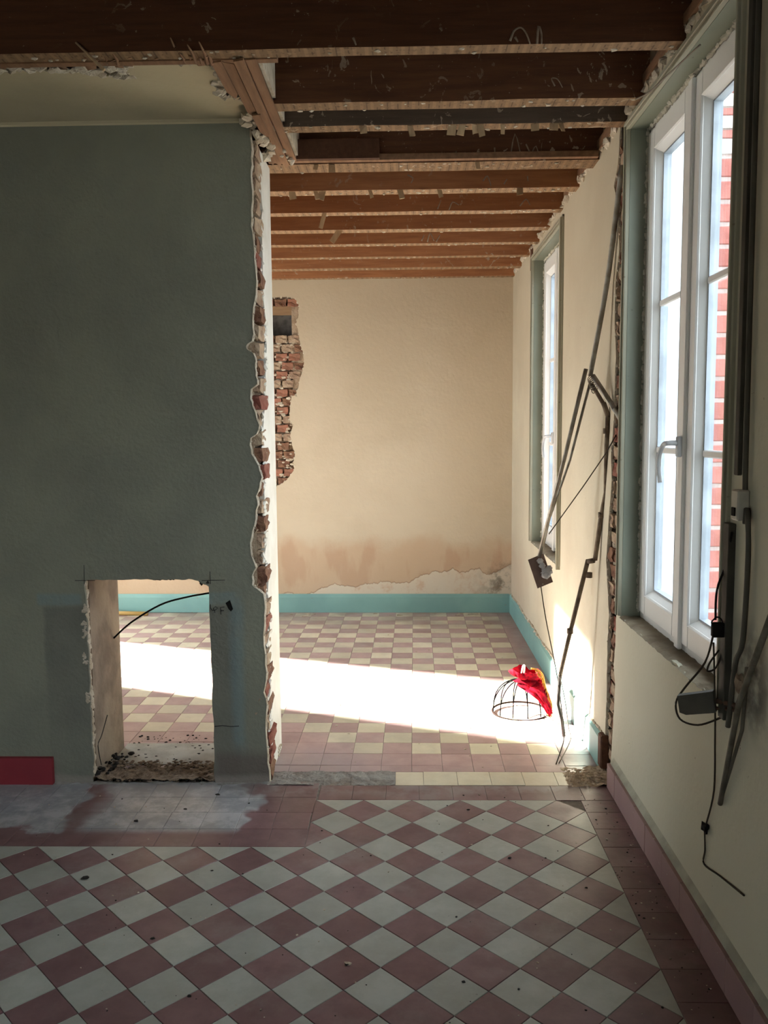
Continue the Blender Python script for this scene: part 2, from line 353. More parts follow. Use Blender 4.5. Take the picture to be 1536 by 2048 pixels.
# ================================================================== FLOORS
def tile_mesh(name, half, mat, rot=0., h=.012):   # square tile with chamfered rim, centred
    b = .0012; out = []
    for rr, z in ((half-.0008, -h), (half-.0008, -b), (half-.0008-b, 0)):
        for q in range(4):
            a = rot+math.pi/4+q*math.pi/2; out.append((rr*math.sqrt(2)*math.cos(a), rr*math.sqrt(2)*math.sin(a), z))
    fs = [(8, 9, 10, 11)]+[(i*4+q, i*4+(q+1) % 4, (i+1)*4+(q+1) % 4, (i+1)*4+q) for i in range(2) for q in range(4)]
    return MB().add(out, fs).mesh(name, mat)
def poly_tile(pts, mat):   # any convex outline (counter-clockwise), chamfered rim
    c = sum((Vector(p) for p in pts), Vector((0, 0)))/len(pts); n = len(pts); out = []
    def ins(p, d):
        v = Vector(p)-c; return c+v*(1-d/max(v.length, 1e-4)*1.3)
    for d, z in ((.0008, -.012), (.0008, -.0012), (.002, 0)):
        out += [(*(ins(p, d)-c), z) for p in pts]
    fs = [tuple(2*n+q for q in range(n))]+[(i*n+q, i*n+(q+1) % n, (i+1)*n+(q+1) % n, (i+1)*n+q) for i in range(2) for q in range(n)]
    me = MB().add(out, fs).mesh('tile', mat); return me, c
floor = tag(MB().box(-3.2, .95, -1.6, 3.80, -.10, -.003).build('floor', GROUT), kind='structure')
TX, TY, HD = .0243, 3.369, .0993
YT2 = TY-4*HD      # 2.972
parts = []         # (area rank, mesh, location, rotation)
d_red = tile_mesh('tile', HD/math.sqrt(2), TILE_RED, math.pi/4); d_crm = tile_mesh('tile', HD/math.sqrt(2), TILE_CREAM, math.pi/4)
def visible(x, y):
    u, v = proj((x, y, 0)) if y > .3 else (0, 9999); return -90 < u < 1626 and v < 2130
near_list = []; hidden_list = []
for j in range(-1, 46):
    for i in range(-34, 8):
        if (i+j) % 2 == 0: continue
        cx, cy = TX+i*HD, TY-j*HD; red = (j % 2 == 1)
        if cx > TX+7*HD+.01 or cy > TY+.01: continue
        if i < -4 and j < 4: continue
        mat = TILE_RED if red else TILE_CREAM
        full = [(cx, cy-HD), (cx+HD, cy), (cx, cy+HD), (cx-HD, cy)]
        # clip against the field outline
        top = (j == 0) or (j == 4 and i < -4); right = (i == 7); left = (i == -4 and j < 4)
        if top: full = [(cx, cy-HD), (cx+HD, cy), (cx-HD, cy)]
        if right: full = [(cx, cy-HD), (cx, cy+HD), (cx-HD, cy)]
        if left: full = [(cx, cy-HD), (cx+HD, cy), (cx, cy+HD)]
        if top and right: continue
        (near_list if visible(cx, cy) else hidden_list).append((top or right or left, full, red, (cx, cy), mat))
XF1 = TX+7*HD; XF0 = TX-4*HD
def rect(x0, x1, y0, y1): return [(x0, y0), (x1, y0), (x1, y1), (x0, y1)]
def addrect(x0, x1, y0, y1, mat):
    c = ((x0+x1)/2, (y0+y1)/2); (near_list if visible(*c) else hidden_list).append((True, rect(x0, x1, y0, y1), mat is TILE_RED, c, mat))
P14 = .1404
# single row of red tiles between the field and the threshold
x = XF0+.0
xs = [XF0+.289+k*P14-2*P14 for k in range(0, 8)]; xs = [a for a in xs if a < XF1-.02]+[XF1+.02, .868]; xs = sorted(xs)
for a, b in zip(xs[:-1], xs[1:]): addrect(a, b, TY, 3.512, TILE_RED)
# red border on the window side
yy = 2.9795-.0
k = 0; ys = [3.512 if False else TY]
y = 2.9795+2*P14
ys = [TY, 3.26]
while ys[-1] > -1.3: ys.append(ys[-1]-P14)
for a, b in zip(ys[:-1], ys[1:]): addrect(XF1, .868, b, a, TILE_RED)
# red border before the middle wall, four rows
rows = [YT2, YT2+P14, YT2+2*P14, YT2+3*P14, 3.545]
for r in range(4):
    off = 0 if r % 2 == 0 or r == 3 else -.004
    x = XF0+off
    first = True
    while x > -3.1:
        addrect(x-P14, x-.0, rows[r], rows[r+1], TILE_RED); x -= P14
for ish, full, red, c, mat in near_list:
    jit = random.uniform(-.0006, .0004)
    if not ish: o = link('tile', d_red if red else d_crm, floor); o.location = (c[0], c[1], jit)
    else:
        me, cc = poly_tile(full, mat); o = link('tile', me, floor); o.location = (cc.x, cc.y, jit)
    o.rotation_euler = (random.uniform(-.0022, .0022), random.uniform(-.0022, .0022), random.uniform(-.003, .003))
for mat in (TILE_RED, TILE_CREAM):
    m = MB()
    for ish, full, red, c, mm in hidden_list:
        if mm is mat: m.box(min(p[0] for p in full)+.001, max(p[0] for p in full)-.001, min(p[1] for p in full)+.001, max(p[1] for p in full)-.001, -.01, 0) if len(full) == 4 and ish else m.add([(*p, 0) for p in full], [tuple(range(len(full)))])
    if m.v: m.build('tile_field', mat, floor, kind='stuff')
print('near tiles', len(near_list))
# threshold tiles
TH0, TH1 = 3.513, 3.655
for a, b in ((-.045, .078), (.078, .226), (.226, .371), (.371, .514), (.514, .657), (.657, .70)):
    me, cc = poly_tile(rect(a, b, TH0, TH1), TILE_CREAM_B); o = link('tile', me, floor); o.location = (cc.x, cc.y, random.uniform(0, .002)); o.rotation_euler = (random.uniform(-.008, .008), random.uniform(-.008, .008), random.uniform(-.006, .006))
# back room floor
floor2 = tag(MB().box(-3.2, .95, 3.80, 7.2, -.10, -.003).build('floor', GROUT), kind='structure')
G = .139; OX, OY = .0297, 3.869
def gp(c, r): return (OX+c*G+.0124*r*G, OY+r*G-.0124*c*G)
cand = []
for r in range(-1, 23):
    for c in range(-22, 6):
        y1 = gp(c, r+1)[1]
        q = [gp(c, r), gp(c+1, r), gp(c+1, r+1), gp(c, r+1)]
        if c == 5: q[1] = (.869, q[1][1]); q[2] = (.869, q[2][1])
        if q[0][1] > 6.95: continue
        q = [(a, min(b, yback(a)-.021)) for a, b in q]
        red = (r+c) % 2 == 1 or c == 5 or r < 0 or r >= 22 or (r == 0 and c <= -4) or (r == 1 and c <= -5)
        cand.append((q, red))
xs = [gp(c, -1)[0] for c in range(-22, 6)]+[.869]
for a, b in zip(xs[:-1], xs[1:]): cand.append(([(a, 3.657), (b, 3.657), (b, OY-G), (a, OY-G)], True))
def vis2(q):
    cx = sum(p[0] for p in q)/4; cy = sum(p[1] for p in q)/4
    if cx < XE-.02 and cy < YPB+.05:
        if not (-1.45 < cx < -.80): return 0
    u, v = proj((cx, cy, 0))
    if 540 < u < 1240 or 215 < u < 435:
        a = proj((*q[0], 0)); b = proj((*q[1], 0)); d = proj((*q[3], 0)); return abs((b[0]-a[0])*(d[1]-a[1]))+1
    return 0
cand = [(vis2(q), q, red) for q, red in cand]; cand.sort(key=lambda t: -t[0])
rest = {True: MB(), False: MB()}
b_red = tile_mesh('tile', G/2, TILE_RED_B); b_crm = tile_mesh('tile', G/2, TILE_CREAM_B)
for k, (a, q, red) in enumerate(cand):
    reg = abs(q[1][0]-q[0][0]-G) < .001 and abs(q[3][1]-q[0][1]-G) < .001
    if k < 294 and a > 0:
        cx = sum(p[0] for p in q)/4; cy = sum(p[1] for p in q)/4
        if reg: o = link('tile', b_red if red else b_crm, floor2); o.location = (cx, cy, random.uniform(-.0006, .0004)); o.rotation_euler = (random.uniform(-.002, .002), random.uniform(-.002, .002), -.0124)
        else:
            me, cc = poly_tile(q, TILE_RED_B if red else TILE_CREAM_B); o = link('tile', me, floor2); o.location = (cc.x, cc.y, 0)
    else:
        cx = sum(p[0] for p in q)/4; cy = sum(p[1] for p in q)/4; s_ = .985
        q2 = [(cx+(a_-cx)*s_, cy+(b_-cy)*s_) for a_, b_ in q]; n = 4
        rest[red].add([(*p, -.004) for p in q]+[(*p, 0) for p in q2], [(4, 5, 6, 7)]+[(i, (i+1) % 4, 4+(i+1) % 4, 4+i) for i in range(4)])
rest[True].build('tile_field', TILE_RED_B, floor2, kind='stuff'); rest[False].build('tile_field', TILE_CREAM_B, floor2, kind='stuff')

def lumpy(x0, x1, y0, y1, nx, ny, f):   # height-field patch with skirt
    vs = []; fs = []
    for j in range(ny+1):
        for i in range(nx+1):
            x = x0+(x1-x0)*i/nx; y = y0+(y1-y0)*j/ny; vs.append((x, y, f(x, y)))
    for j in range(ny):
        for i in range(nx): a = j*(nx+1)+i; fs.append((a, a+1, a+nx+2, a+nx+1))
    return vs, fs
def hn(x, y, s, o=0.): return mn.noise(Vector((x*s, y*s, o)))
# broken mortar bed of the threshold
v, f = lumpy(-.60, -.045, 3.512, 3.66, 70, 20, lambda x, y: .001+.007*hn(x, y, 30)+.006*hn(x, y, 9, 2)+.004*hn(x, y, 80))
MB().add(v, f).build('mortar_bed', CEMENT, floor, 'broken grey mortar bed where threshold tiles are missing')
v, f = lumpy(.695, .885, 3.50, 3.70, 40, 36, lambda x, y: -.002+.010*abs(hn(x, y, 22, 5))+.006*hn(x, y, 55, 1)+.03*max(0, (x-.80))/.08*.5)
mb = MB().add(v, f)
RUB2 = simple('tan_rubble', (.66, .55, .42), (.46, .36, .26), 24, .97, .8)
mb.build('rubble_bed', RUB2, floor, 'broken earthy hole at the end of the threshold')
mb = MB()
for _ in range(150): place_stone(mb, random.uniform(.71, .87), random.uniform(3.51, 3.66), .004+random.random()*.012, random.choice((.003, .004, .006, .010)))
mb.build('rubble', RUB2, floor, kind='stuff')

# ================================================================== MIDDLE WALL (chimney breast)
wm = empty('wall_middle', (-1.2, YP, 0)); tag(wm, kind='structure')
def ch(o): o.matrix_parent_inverse = wm.matrix_world.inverted() if False else Matrix.Translation(-Vector(o.parent.location)); return o
edge_px = [(503, 248), (501, 270), (504, 300), (503, 330), (501, 352), (504, 380), (502, 420), (503, 452), (507, 480), (510, 505), (511, 530), (514, 560), (512, 590), (508, 615), (506, 640), (507, 668), (504, 682), (496, 688), (494, 697), (506, 706), (513, 722), (510, 735), (511, 752), (514, 768), (503, 778), (500, 798), (505, 812), (512, 826), (518, 850), (514, 868), (502, 876), (499, 890), (502, 908), (511, 922), (520, 940), (524, 955), (519, 975), (513, 992), (515, 1010), (512, 1030), (510, 1045), (505, 1062), (502, 1085), (501, 1105), (505, 1120), (511, 1135), (504, 1152), (505, 1170), (515, 1178), (528, 1188), (531, 1215), (529, 1250), (528, 1290), (530, 1330), (531, 1360), (528, 1385), (533, 1410), (532, 1440), (533, 1480), (536, 1510), (538, 1540), (540, 1566)]
edge = [aty(x+random.uniform(-1.3, 1.3), y, YP) for x, y in edge_px]; edge = [(p.x, max(p.z, 0)) for p in edge]; edge[-1] = (edge[-1][0], 0.)
E2 = []
for a, b in zip(edge[:-1], edge[1:]):
    E2 += [a, ((a[0]+b[0])/2+random.uniform(-.004, .004), (a[1]+b[1])/2)]
E2.append(edge[-1]); E2 = [(edge[0][0], 2.785)]+E2
HX0, HX1, HZ = -1.362, -.832, .896
m = MB()
tl = rough_line((HX0, 0.), (HX0, HZ), 40, .004, 2.2)           # left jamb, rough
tl = [(min(x, HX0+.004), z) for x, z in tl]
m.prism([(-3.2, 0), ]+tl+[(HX0, 2.785), (-3.2, 2.785)], 1, YP, YP+.014)
top = [(HX0, HZ)]+rough_line((HX0+.02, HZ+.002), (HX1-.07, HZ+.002), 30, .003, 5.1)+[(HX1-.06, HZ-.002), (HX1-.04, HZ-.006), (HX1-.03, HZ-.016), (HX1-.012, HZ-.022), (HX1, HZ-.03)]
m.prism(top+[(HX1, 2.785), (HX0, 2.785)], 1, YP, YP+.014)
rj = rough_line((HX1+.004, 0), (HX1, HZ-.03), 24, .003, 8.)
m.prism(list(reversed(E2))[0:0]+[(HX1, 2.785)]+list(reversed(rj))+list(reversed(E2)), 1, YP, YP+.014)
ch(m.build('plaster_skin', MIDWALL, wm, 'green grey plaster skin'))
# white broken rim of the plaster along the end
m = MB()
for a, b in zip(E2[1:-1], E2[2:]):
    w_ = random.uniform(.002, .006)
    m.add([(a[0]-.001, YP-.0015, a[1]), (a[0]+w_, YP+.006, a[1]), (b[0]+w_*.8, YP+.006, b[1]), (b[0]-.001, YP-.0015, b[1]), (a[0]+w_, YP+.016, a[1]), (b[0]+w_*.8, YP+.016, b[1])], [(0, 1, 2, 3), (1, 4, 5, 2)])
for i in range(0, len(E2)-1, 2):
    if random.random() < .6: m.blob((E2[i][0]+.002, YP+.006, E2[i][1]), random.uniform(.003, .0075), 1, .4)
ch(m.build('plaster_rim', PLEDGE, wm, 'broken pale plaster edge'))
# core behind the skin
m = MB()
m.box(-3.2, HX0-.006, YP+.014, YPB, 0, 2.75).box(HX0-.006, HX1+.006, YP+.014, YPB, HZ+.012, 2.75).box(HX1+.006, -.66, YP+.014, YPB, 0, 2.75).box(-.66, -.628, YP+.016, 3.70, 0, 2.74)
ch(m.build('brick_core', MORTAR, wm))
m = MB().box(HX0-.010, HX0-.002, YP+.045, YPB+.002, 0, HZ+.01)
v = []
ch(m.build('hole_reveal', REVEAL, wm, 'brown rendered side of the floor level hole'))
m = MB()
for k in range(46):   # pale crushed edge on the left side of the hole
    z = k*.0195+random.uniform(-.005, .005); m.blob((HX0-.006, YP+.022+random.uniform(-.004, .012), z), random.uniform(.013, .022), 1, .35, (.45, 1.1, 1))
for z0, z1, dx in ((.64, .72, .016), (.52, .58, .02), (.36, .40, .012), (.76, .79, .008)):
    for q in range(14): m.blob((HX0-random.random()*dx-.003, YP-.001, random.uniform(z0, z1)), random.uniform(.004, .009), 1, .4, (1, .3, 1))
ch(m.build('crumbled_plaster', PLEDGE, wm, 'crumbled pale plaster edge of the hole'))
m = MB()
for q in range(26): m.blob((random.uniform(HX0-.0, HX0+.055)*.0+HX0+random.random()**1.5*.09, YP+random.uniform(.02, .30), .01+random.random()*.03), random.uniform(.006, .018), 1, .35, (1, 1, .6))
ch(m.build('debris_heap', SOOT, wm, 'sooty rubble heaped in the hole corner'))
m = MB().tube(smooth([(HX0-.0015, YP+.10, .04), (HX0-.0015, YP+.07, .14), (HX0-.0015, YP+.12, .17), (HX0-.001, YP+.2, .235)]), .0025, 5)
ch(m.build('crack', SOOT, wm, 'black crack in the hole side'))
m = MB()
for q in range(16): m.blob((HX1-.002-random.random()*.04, YP+.006+random.random()*.02, HZ-.002-random.random()*.012), random.uniform(.006, .012), 1, .4)
for q in range(12): m.blob((-1.08+random.random()*.1, YP+.004, HZ+.001), random.uniform(.003, .006), 1, .4, (1.6, .6, .7))
ch(m.build('lintel_crumbs', SOOT, wm))
# exposed bricks of the broken end, one per course
z = .0; k = 0; H = .060; P_ = .0733
bm_r = [brick_mesh('brick', .058, .165, H, mt, .0045, s) for s, mt in enumerate((BRICK_R, BRICK_B, BRICK_M, BRICK_R))]
def ex(z):
    for a, b in zip(E2[1:-1], E2[2:]):
        if b[1] <= z <= a[1]: return a[0]+(b[0]-a[0])*(a[1]-z)/max(a[1]-b[1], 1e-5)
    return -.61
reds = [aty(515, y, YP).z for y in (530, 606, 795, 890, 955, 1035, 1100, 1170, 1265, 1385, 1490, 1530)]
while z < 2.70:
    zc = z+H/2; isr = any(abs(zc-r) < .030 for r in reds)
    if isr: me = bm_r[0] if k % 2 else bm_r[3]
    else: me = random.choice((bm_r[1], bm_r[2], bm_r[2], bm_r[2]))
    prot = max(-.012, min(.012, (-.60-ex(zc))*-.3)) if False else 0
    o = link('brick', me, wm); o.location = (-.6265+random.uniform(-.008, .008)+(.004 if isr else 0), YP+.014+.0885+random.uniform(-.003, .003)-(.004 if isr else 0), zc); o.rotation_euler = (random.uniform(-.04, .04), random.uniform(-.05, .05), random.uniform(-.06, .06)+(math.pi if k % 3 == 0 else 0)); ch(o)
    z += P_; k += 1
m = MB()
z = .03
while z < 2.7:   # squeezed mortar between the courses
    m.blob((-.628+random.uniform(-.008, .004), YP+.05+random.random()*.08, z), random.uniform(.018, .028), 1, .35, (1, 2.2, .8)); z += P_/2*random.uniform(.7, 1.3)
ch(m.build('end_mortar', MORTAR, wm, 'crumbling mortar of the broken brick end'))
# white painted strip behind the bricks
seam = [(2.64, 3.76), (2.41, 3.765), (2.2, 3.75), (2.0, 3.79), (1.88, 3.82), (1.78, 3.80), (1.66, 3.77), (1.56, 3.70), (1.48, 3.68), (1.35, 3.72), (1.22, 3.672), (1.12, 3.69), (1.0, 3.67), (.9, 3.71), (.76, 3.745), (.6, 3.70), (.45, 3.70), (.32, 3.687), (.2, 3.70), (.085, 3.70), (0, 3.71)]
pts = []
for a, b in zip(seam[:-1], seam[1:]):
    for q in range(4):
        t_ = q/4; pts.append((a[1]+(b[1]-a[1])*t_+random.uniform(-.03, .03), a[0]+(b[0]-a[0])*t_))
pts = [(a-.065, b) for a, b in pts]
pts = [(3.68, 2.70)]+pts+[(3.645, 0), (YPB, 0), (YPB, 2.70)]
ch(MB().prism(pts, 0, XE-.05, XE-.002).build('painted_strip', WHITEP, wm, 'white painted plaster strip on the wall end'))
m = MB()
for a, b in pts[1:-3]:
    for q in range(2): m.blob((XE-.006, a+random.uniform(-.03, .03), b+random.uniform(-.01, .01)), random.uniform(.006, .015), 1, .45, (.7, 1.6, 1))
ch(m.build('seam_lumps', WHITEP, wm))
m = MB()
for q in range(18): m.blob((XE-.004, YPB-.03-random.random()*.1, random.random()*.05), random.uniform(.004, .012), 1, .4)
ch(m.build('foot_crumbs', PLEDGE, wm, kind='stuff'))
# pencil crosses and writing beside the hole
m = MB()
def stroke(pxs, r=.0012, y=YP-.0006):
    p = [aty(a, b, y) for a, b in pxs]; m.tube(p, r, 5)
stroke([(150, 1161), (190, 1161)]); stroke([(168, 1130), (169, 1168)]); stroke([(404, 1161), (450, 1160)]); stroke([(420, 1143), (421, 1168)])
ch(m.build('pencil_cross', PENCIL, wm))
m = MB()
stroke([(421, 1209), (421, 1216), (425, 1221), (431, 1220), (435, 1216), (431, 1213), (427, 1216), (430, 1225)], .0016)
stroke([(442, 1229), (441, 1215), (449, 1214)], .0016); stroke([(441, 1221), (448, 1221)], .0016)
ch(m.build('handwritten_mark', PENCIL, wm, 'black handwritten letters beside the hole'))
m = MB(); q = [aty(a, b, YP-.0004) for a, b in ((451, 1206), (460, 1200), (466, 1218), (462, 1223), (457, 1218))]
m.prism([(p.x, p.z) for p in q], 1, YP-.001, YP+.001); ch(m.build('dark_smudge', BLACK, wm))
m = MB(); stroke([(429, 1453), (445, 1451), (462, 1453), (478, 1452)], .0016); ch(m.build('charcoal_dash', PENCIL, wm))

tag(MB().prism([(aty(0, 1510, YP).x-1.4, 0), (-1.534, 0), (-1.534, .119), (-3.2, .119)], 1, YP-.022, YP+.001).build('baseboard_middle', REDP), kind='structure')

# ================================================================== RIGHT WALL
wr = empty('wall_right', (XW, 3, 0)); tag(wr, kind='structure')
def chr_(o): o.matrix_parent_inverse = Matrix.Translation(-Vector(o.parent.location)); return o
W1 = (2.345, 3.445, .752, 2.70); W2 = (4.805, 5.878, .735, 2.665)   # openings: y0,y1,z0,z1
# plaster skins as jagged plates (axis 0, outline (y, z))
tearL = [atx(x, y, XW) for x, y in ((1238, 250), (1236, 330), (1228, 372), (1236, 420), (1238, 500), (1231, 560), (1229, 640), (1232, 700), (1229, 780), (1228, 840), (1222, 900), (1223, 960), (1220, 1010), (1216, 1060), (1212, 1120), (1216, 1190), (1218, 1230), (1215, 1280), (1214, 1350), (1213, 1400), (1211, 1450), (1209, 1500), (1209, 1535))]
tearR = [atx(x, y, XW) for x, y in ((1252, 300), (1251, 420), (1249, 560), (1248, 680), (1246, 800), (1243, 900), (1241, 1000), (1238, 1100), (1236, 1180), (1232, 1240), (1231, 1290), (1227, 1330), (1230, 1370), (1228, 1410), (1226, 1450), (1223, 1500), (1221, 1530))]
tearL = [(p.y, p.z) for p in tearL]; tearR = [(p.y, p.z) for p in tearR]
def dens(l, a):
    o = []
    for p, q in zip(l[:-1], l[1:]):
        n = max(1, int(abs(p[1]-q[1])/.03))
        for i in range(n): t_ = i/n; o.append((p[0]+(q[0]-p[0])*t_+random.uniform(-a, a), p[1]+(q[1]-p[1])*t_))
    return o+[l[-1]]
tearL = dens([(tearL[0][0]-.02, 2.76)]+tearL[1:]+[(tearL[-1][0], -.0)], .005); tearR = dens([(tearR[0][0], 2.76)]+tearR+[(tearR[-1][0], 0)], .004)
T = XW+.016
toprag = rough_line((W2[0], 2.752), (3.60, 2.752), 60, .012, 4.4, .6)
m = MB()
m.prism([(W2[0], 0), (W2[0], 2.752)]+toprag[1:-1]+[p for p in tearL if p[1] > 0]+[(tearL[-1][0], 0)], 0, XW, T)
m.prism([(W2[1], 0), (7.05, 0), (7.05, 2.74)]+rough_line((7.05, 2.74), (W2[1], 2.745), 30, .012, 9., .6)[1:], 0, XW, T)
m.prism([(W2[0], 0), (W2[1], 0)]+list(reversed(rough_line((W2[0], W2[2]-.004), (W2[1], W2[2]-.004), 24, .006, 3., .5))), 0, XW, T)
m.prism([(W2[0], W2[3]), (W2[0], 2.745)]+list(reversed(rough_line((W2[1], 2.745), (W2[0], 2.745), 30, .014, 6., .6)))[1:-1]+[(W2[1], 2.745), (W2[1], W2[3])], 0, XW, T)
chr_(m.build('plaster_skin', CREAM, wr, 'cream plaster beyond the wall scar'))
m = MB()
m.prism([(W1[1], 0)]+[(W1[1], 2.752)]+[p for p in tearR]+[(tearR[-1][0], 0)], 0, XW, T)
m.prism([(W1[0], 0), (W1[1], 0)]+list(reversed(rough_line((W1[0], W1[2]-.002), (W1[1], W1[2]-.002), 44, .007, 13., .7))), 0, XW, T)
m.prism([(-1.5, 0), (W1[0], 0), (W1[0], 2.76), (-1.5, 2.76)], 0, XW, T)
m.box(XW, T, W1[0], W1[1], 2.70, 2.76)
chr_(m.build('plaster_skin', CREAM, wr, 'green tinged cream plaster around the near window'))
# masonry core
m = MB(); XO = 1.10
for y0, y1, z0, z1 in ((-1.5, W1[0], 0, 2.95), (W1[0], W1[1], 0, W1[2]-.01), (W1[0], W1[1], W1[3], 2.95), (W1[1], 3.47, 0, 2.95), (3.47, 3.70, 0, 2.95), (3.70, W2[0], 0, 2.95), (W2[0], W2[1], 0, W2[2]-.01), (W2[0], W2[1], W2[3], 2.95), (W2[1], 7.2, 0, 2.95)):
    m.box(T+(.020 if y0 == 3.47 else 0), XO, y0, y1, z0, z1)
chr_(m.build('masonry', MORTAR, wr))
# bricks shown in the scar
z = .10; k = 0
sb = [brick_mesh('brick', .05, .115, .058, mt, .005, s+5) for s, mt in enumerate((BRICK_R, BRICK_B, BRICK_M, BRICK_M))]
while z < 2.72:
    for yo in ((3.515, 3.63) if k % 2 else (3.555, 3.66)):
        o = link('brick', random.choice(sb[1:]) if random.random() < .88 else sb[0], wr); o.location = (T+.018+random.uniform(-.005, .008), yo+random.uniform(-.008, .008), z); o.rotation_euler = (random.uniform(-.05, .05), random.uniform(-.08, .08), random.uniform(-.08, .08)); chr_(o)
    z += P_; k += 1
m = MB()
for q in range(260): m.blob((T+.004+random.random()*.012, random.uniform(3.47, 3.68), random.uniform(.1, 2.74)), random.uniform(.008, .02), 1, .4, (.6, 1, 1.2))
for p in tearL[::1]: m.blob((XW+.006, p[0]-.002, p[1]), random.uniform(.004, .010), 1, .4, (.8, .7, 1.3))
for p in tearR[::2]: m.blob((XW+.008, p[0]+.002, p[1]), random.uniform(.003, .007), 1, .4, (.8, .7, 1.3))
chr_(m.build('scar_mortar', PLEDGE, wr, 'crumbling pale mortar in the vertical scar'))
# ragged mortar and lath ends along the ceiling junction
m = MB(); y = 2.0
while y < 6.9:
    if not (3.5 < y < 3.64): m.blob((XW-.004+random.random()*.012, y, 2.745+random.uniform(-.006, .016)), random.uniform(.010, .024), 1, .45, (.9, 1.2, 1))
    y += random.uniform(.014, .03)
chr_(m.build('torn_cornice', PLEDGE, wr, 'torn plaster along the joist ends'))
m = MB().box(XW-.012, XW+.05, 3.64, 4.75, 2.752, 2.80).box(XW-.01, XW+.05, 1.9, 3.46, 2.765, 2.80)
chr_(m.build('wall_plate', LATH, wr))
m = MB().box(XW-.006, XW+.02, 5.90, 5.99, 2.60, 2.77); chr_(m.build('wood_block', BOARD, wr))
chr_(MB().bbox(XW-.006, XW+.02, 3.452, 3.50, .80, .985, .002).build('wood_block', LATH, wr, 'pale wood block by the window casing foot'))

def window(name, Y0, Y1, Z0, Z1, XF, handle_side=1, bars=True):
    r = empty(name, (XF, (Y0+Y1)/2, Z0)); tag(r, kind='structure')
    def c_(o): o.matrix_parent_inverse = Matrix.Translation(-Vector(r.location)); return o
    def c2(o, par): o.parent = par; o.matrix_parent_inverse = par.matrix_parent_inverse.copy() if False else Matrix.Identity(4); return o
    YM = (Y0+Y1)/2+.015; fw = .045
    m = MB()
    for y0, y1, z0, z1 in ((Y0, Y0+fw, Z0, Z1), (Y1-fw, Y1, Z0, Z1), (Y0+fw, Y1-fw, Z0, Z0+fw), (Y0+fw, Y1-fw, Z1-fw, Z1)): m.bbox(XF+.012, XF+.075, y0, y1, z0, z1, .003)
    c_(m.build('frame', PVC, r, 'white fixed frame'))
    for y0, y1 in ((Y0+.020, YM-.002), (YM+.002, Y1-.020)):
        z0, z1 = Z0+.030, Z1-.024; sw = .082
        m = MB()
        for a0, a1, b0, b1 in ((y0, y0+sw, z0, z1), (y1-sw, y1, z0, z1), (y0+sw, y1-sw, z0, z0+sw), (y0+sw, y1-sw, z1-sw, z1)):
            m.bbox(XF-.0, XF+.060, a0, a1, b0, b1, .004)
        # splayed glazing bead
        g0, g1, h0, h1 = y0+sw-.002, y1-sw+.002, z0+sw-.002, z1-sw+.002; d = .022
        outer = [(XF-.0015, g0-.004, h0-.004), (XF-.0015, g1+.004, h0-.004), (XF-.0015, g1+.004, h1+.004), (XF-.0015, g0-.004, h1+.004)]; inner = [(XF+.030, g0+d, h0+d), (XF+.030, g1-d, h0+d), (XF+.030, g1-d, h1-d), (XF+.030, g0+d, h1-d)]
        back = [(XF+.055, p[1], p[2]) for p in inner]; vs = outer+inner+back
        m.add(vs, [(i+q*4, (i+1) % 4+q*4, (i+1) % 4+(q+1)*4, i+(q+1)*4) for q in range(2) for i in range(4)])
        sash = c_(m.build('sash', PVC, r))
        m = MB(); e = .006; gi = (g0+d, g1-d, h0+d, h1-d)
        for a0, a1, b0, b1 in ((gi[0], gi[0]+e, gi[2], gi[3]), (gi[1]-e, gi[1], gi[2], gi[3]), (gi[0]+e, gi[1]-e, gi[2], gi[2]+e), (gi[0]+e, gi[1]-e, gi[3]-e, gi[3])): m.box(XF+.029, XF+.058, a0, a1, b0, b1)
        g = m.build('gasket', GASKET, sash)
        g = MB().box(XF+.040, XF+.044, gi[0], gi[1], gi[2], gi[3]).build('pane', GLASS, sash)
        for q in (1, 2):
            zz = gi[2]+(gi[3]-gi[2])*q/3; MB().bbox(XF+.026, XF+.039, gi[0], gi[1], zz-.012, zz+.012, .004).build('glazing_bar', PVC, sash)
    m = MB().bbox(XF-.012, XF+.004, YM-.022, YM+.022, Z0+.010, Z1-.022, .004)
    c_(m.build('cover_strip', PVC, r, 'vertical strip over the meeting sashes'))
    hz = 1.46; m = MB().bbox(XF-.026, XF-.010, YM-.014, YM+.014, hz-.035, hz+.035, .004)
    m.tube(smooth([(XF-.02, YM, hz+.012), (XF-.05, YM+.003, hz+.012), (XF-.06, YM+.03, hz+.006), (XF-.066, YM+.052, hz-.025), (XF-.068, YM+.056, hz-.07), (XF-.064, YM+.05, hz-.125)]), .0095, 8, .0075)
    c_(m.build('handle', HANDLE, r, 'white curved window handle'))
    # sage casing boards lining the opening
    m = MB(); m.box(XW+.004, XF+.02, Y1, Y1+.012, Z0-.0, Z1+.015).box(XW+.004, XF+.02, Y0-.012, Y1+.012, Z1, Z1+.015).box(XW+.004, XF+.02, Y0-.012, Y0, Z0, Z1)
    c_(m.build('lining', SAGE, r, 'sage green board lining'))
    c_(MB().box(XF+.076, 1.112, Y1-.004, Y1+.004, Z0, Z1).box(XF+.076, 1.112, Y0-.004, Y0+.004, Z0, Z1).build('outer_reveal', XWHITE, r, 'white outer reveal'))
    m = MB()
    for a, b, d in ((.004, .016, .012), (.018, .030, .018), (.032, .044, .011)):
        m.bbox(XW-d, XW+.004, Y1+a-.004, Y1+b-.004, Z0+.005, Z1+b-.004, .002)
        m.bbox(XW-d, XW+.004, Y0-b+.004, Y0-a+.004, Z0+.005, Z1+b-.004, .002)
        m.bbox(XW-d-.001, XW+.004, Y0-b+.004, Y1+b-.004, Z1+a-.004, Z1+b-.004, .002)
    c_(m.build('architrave', TANC, r, 'tan moulded casing'))
    m = MB(); y = Y0
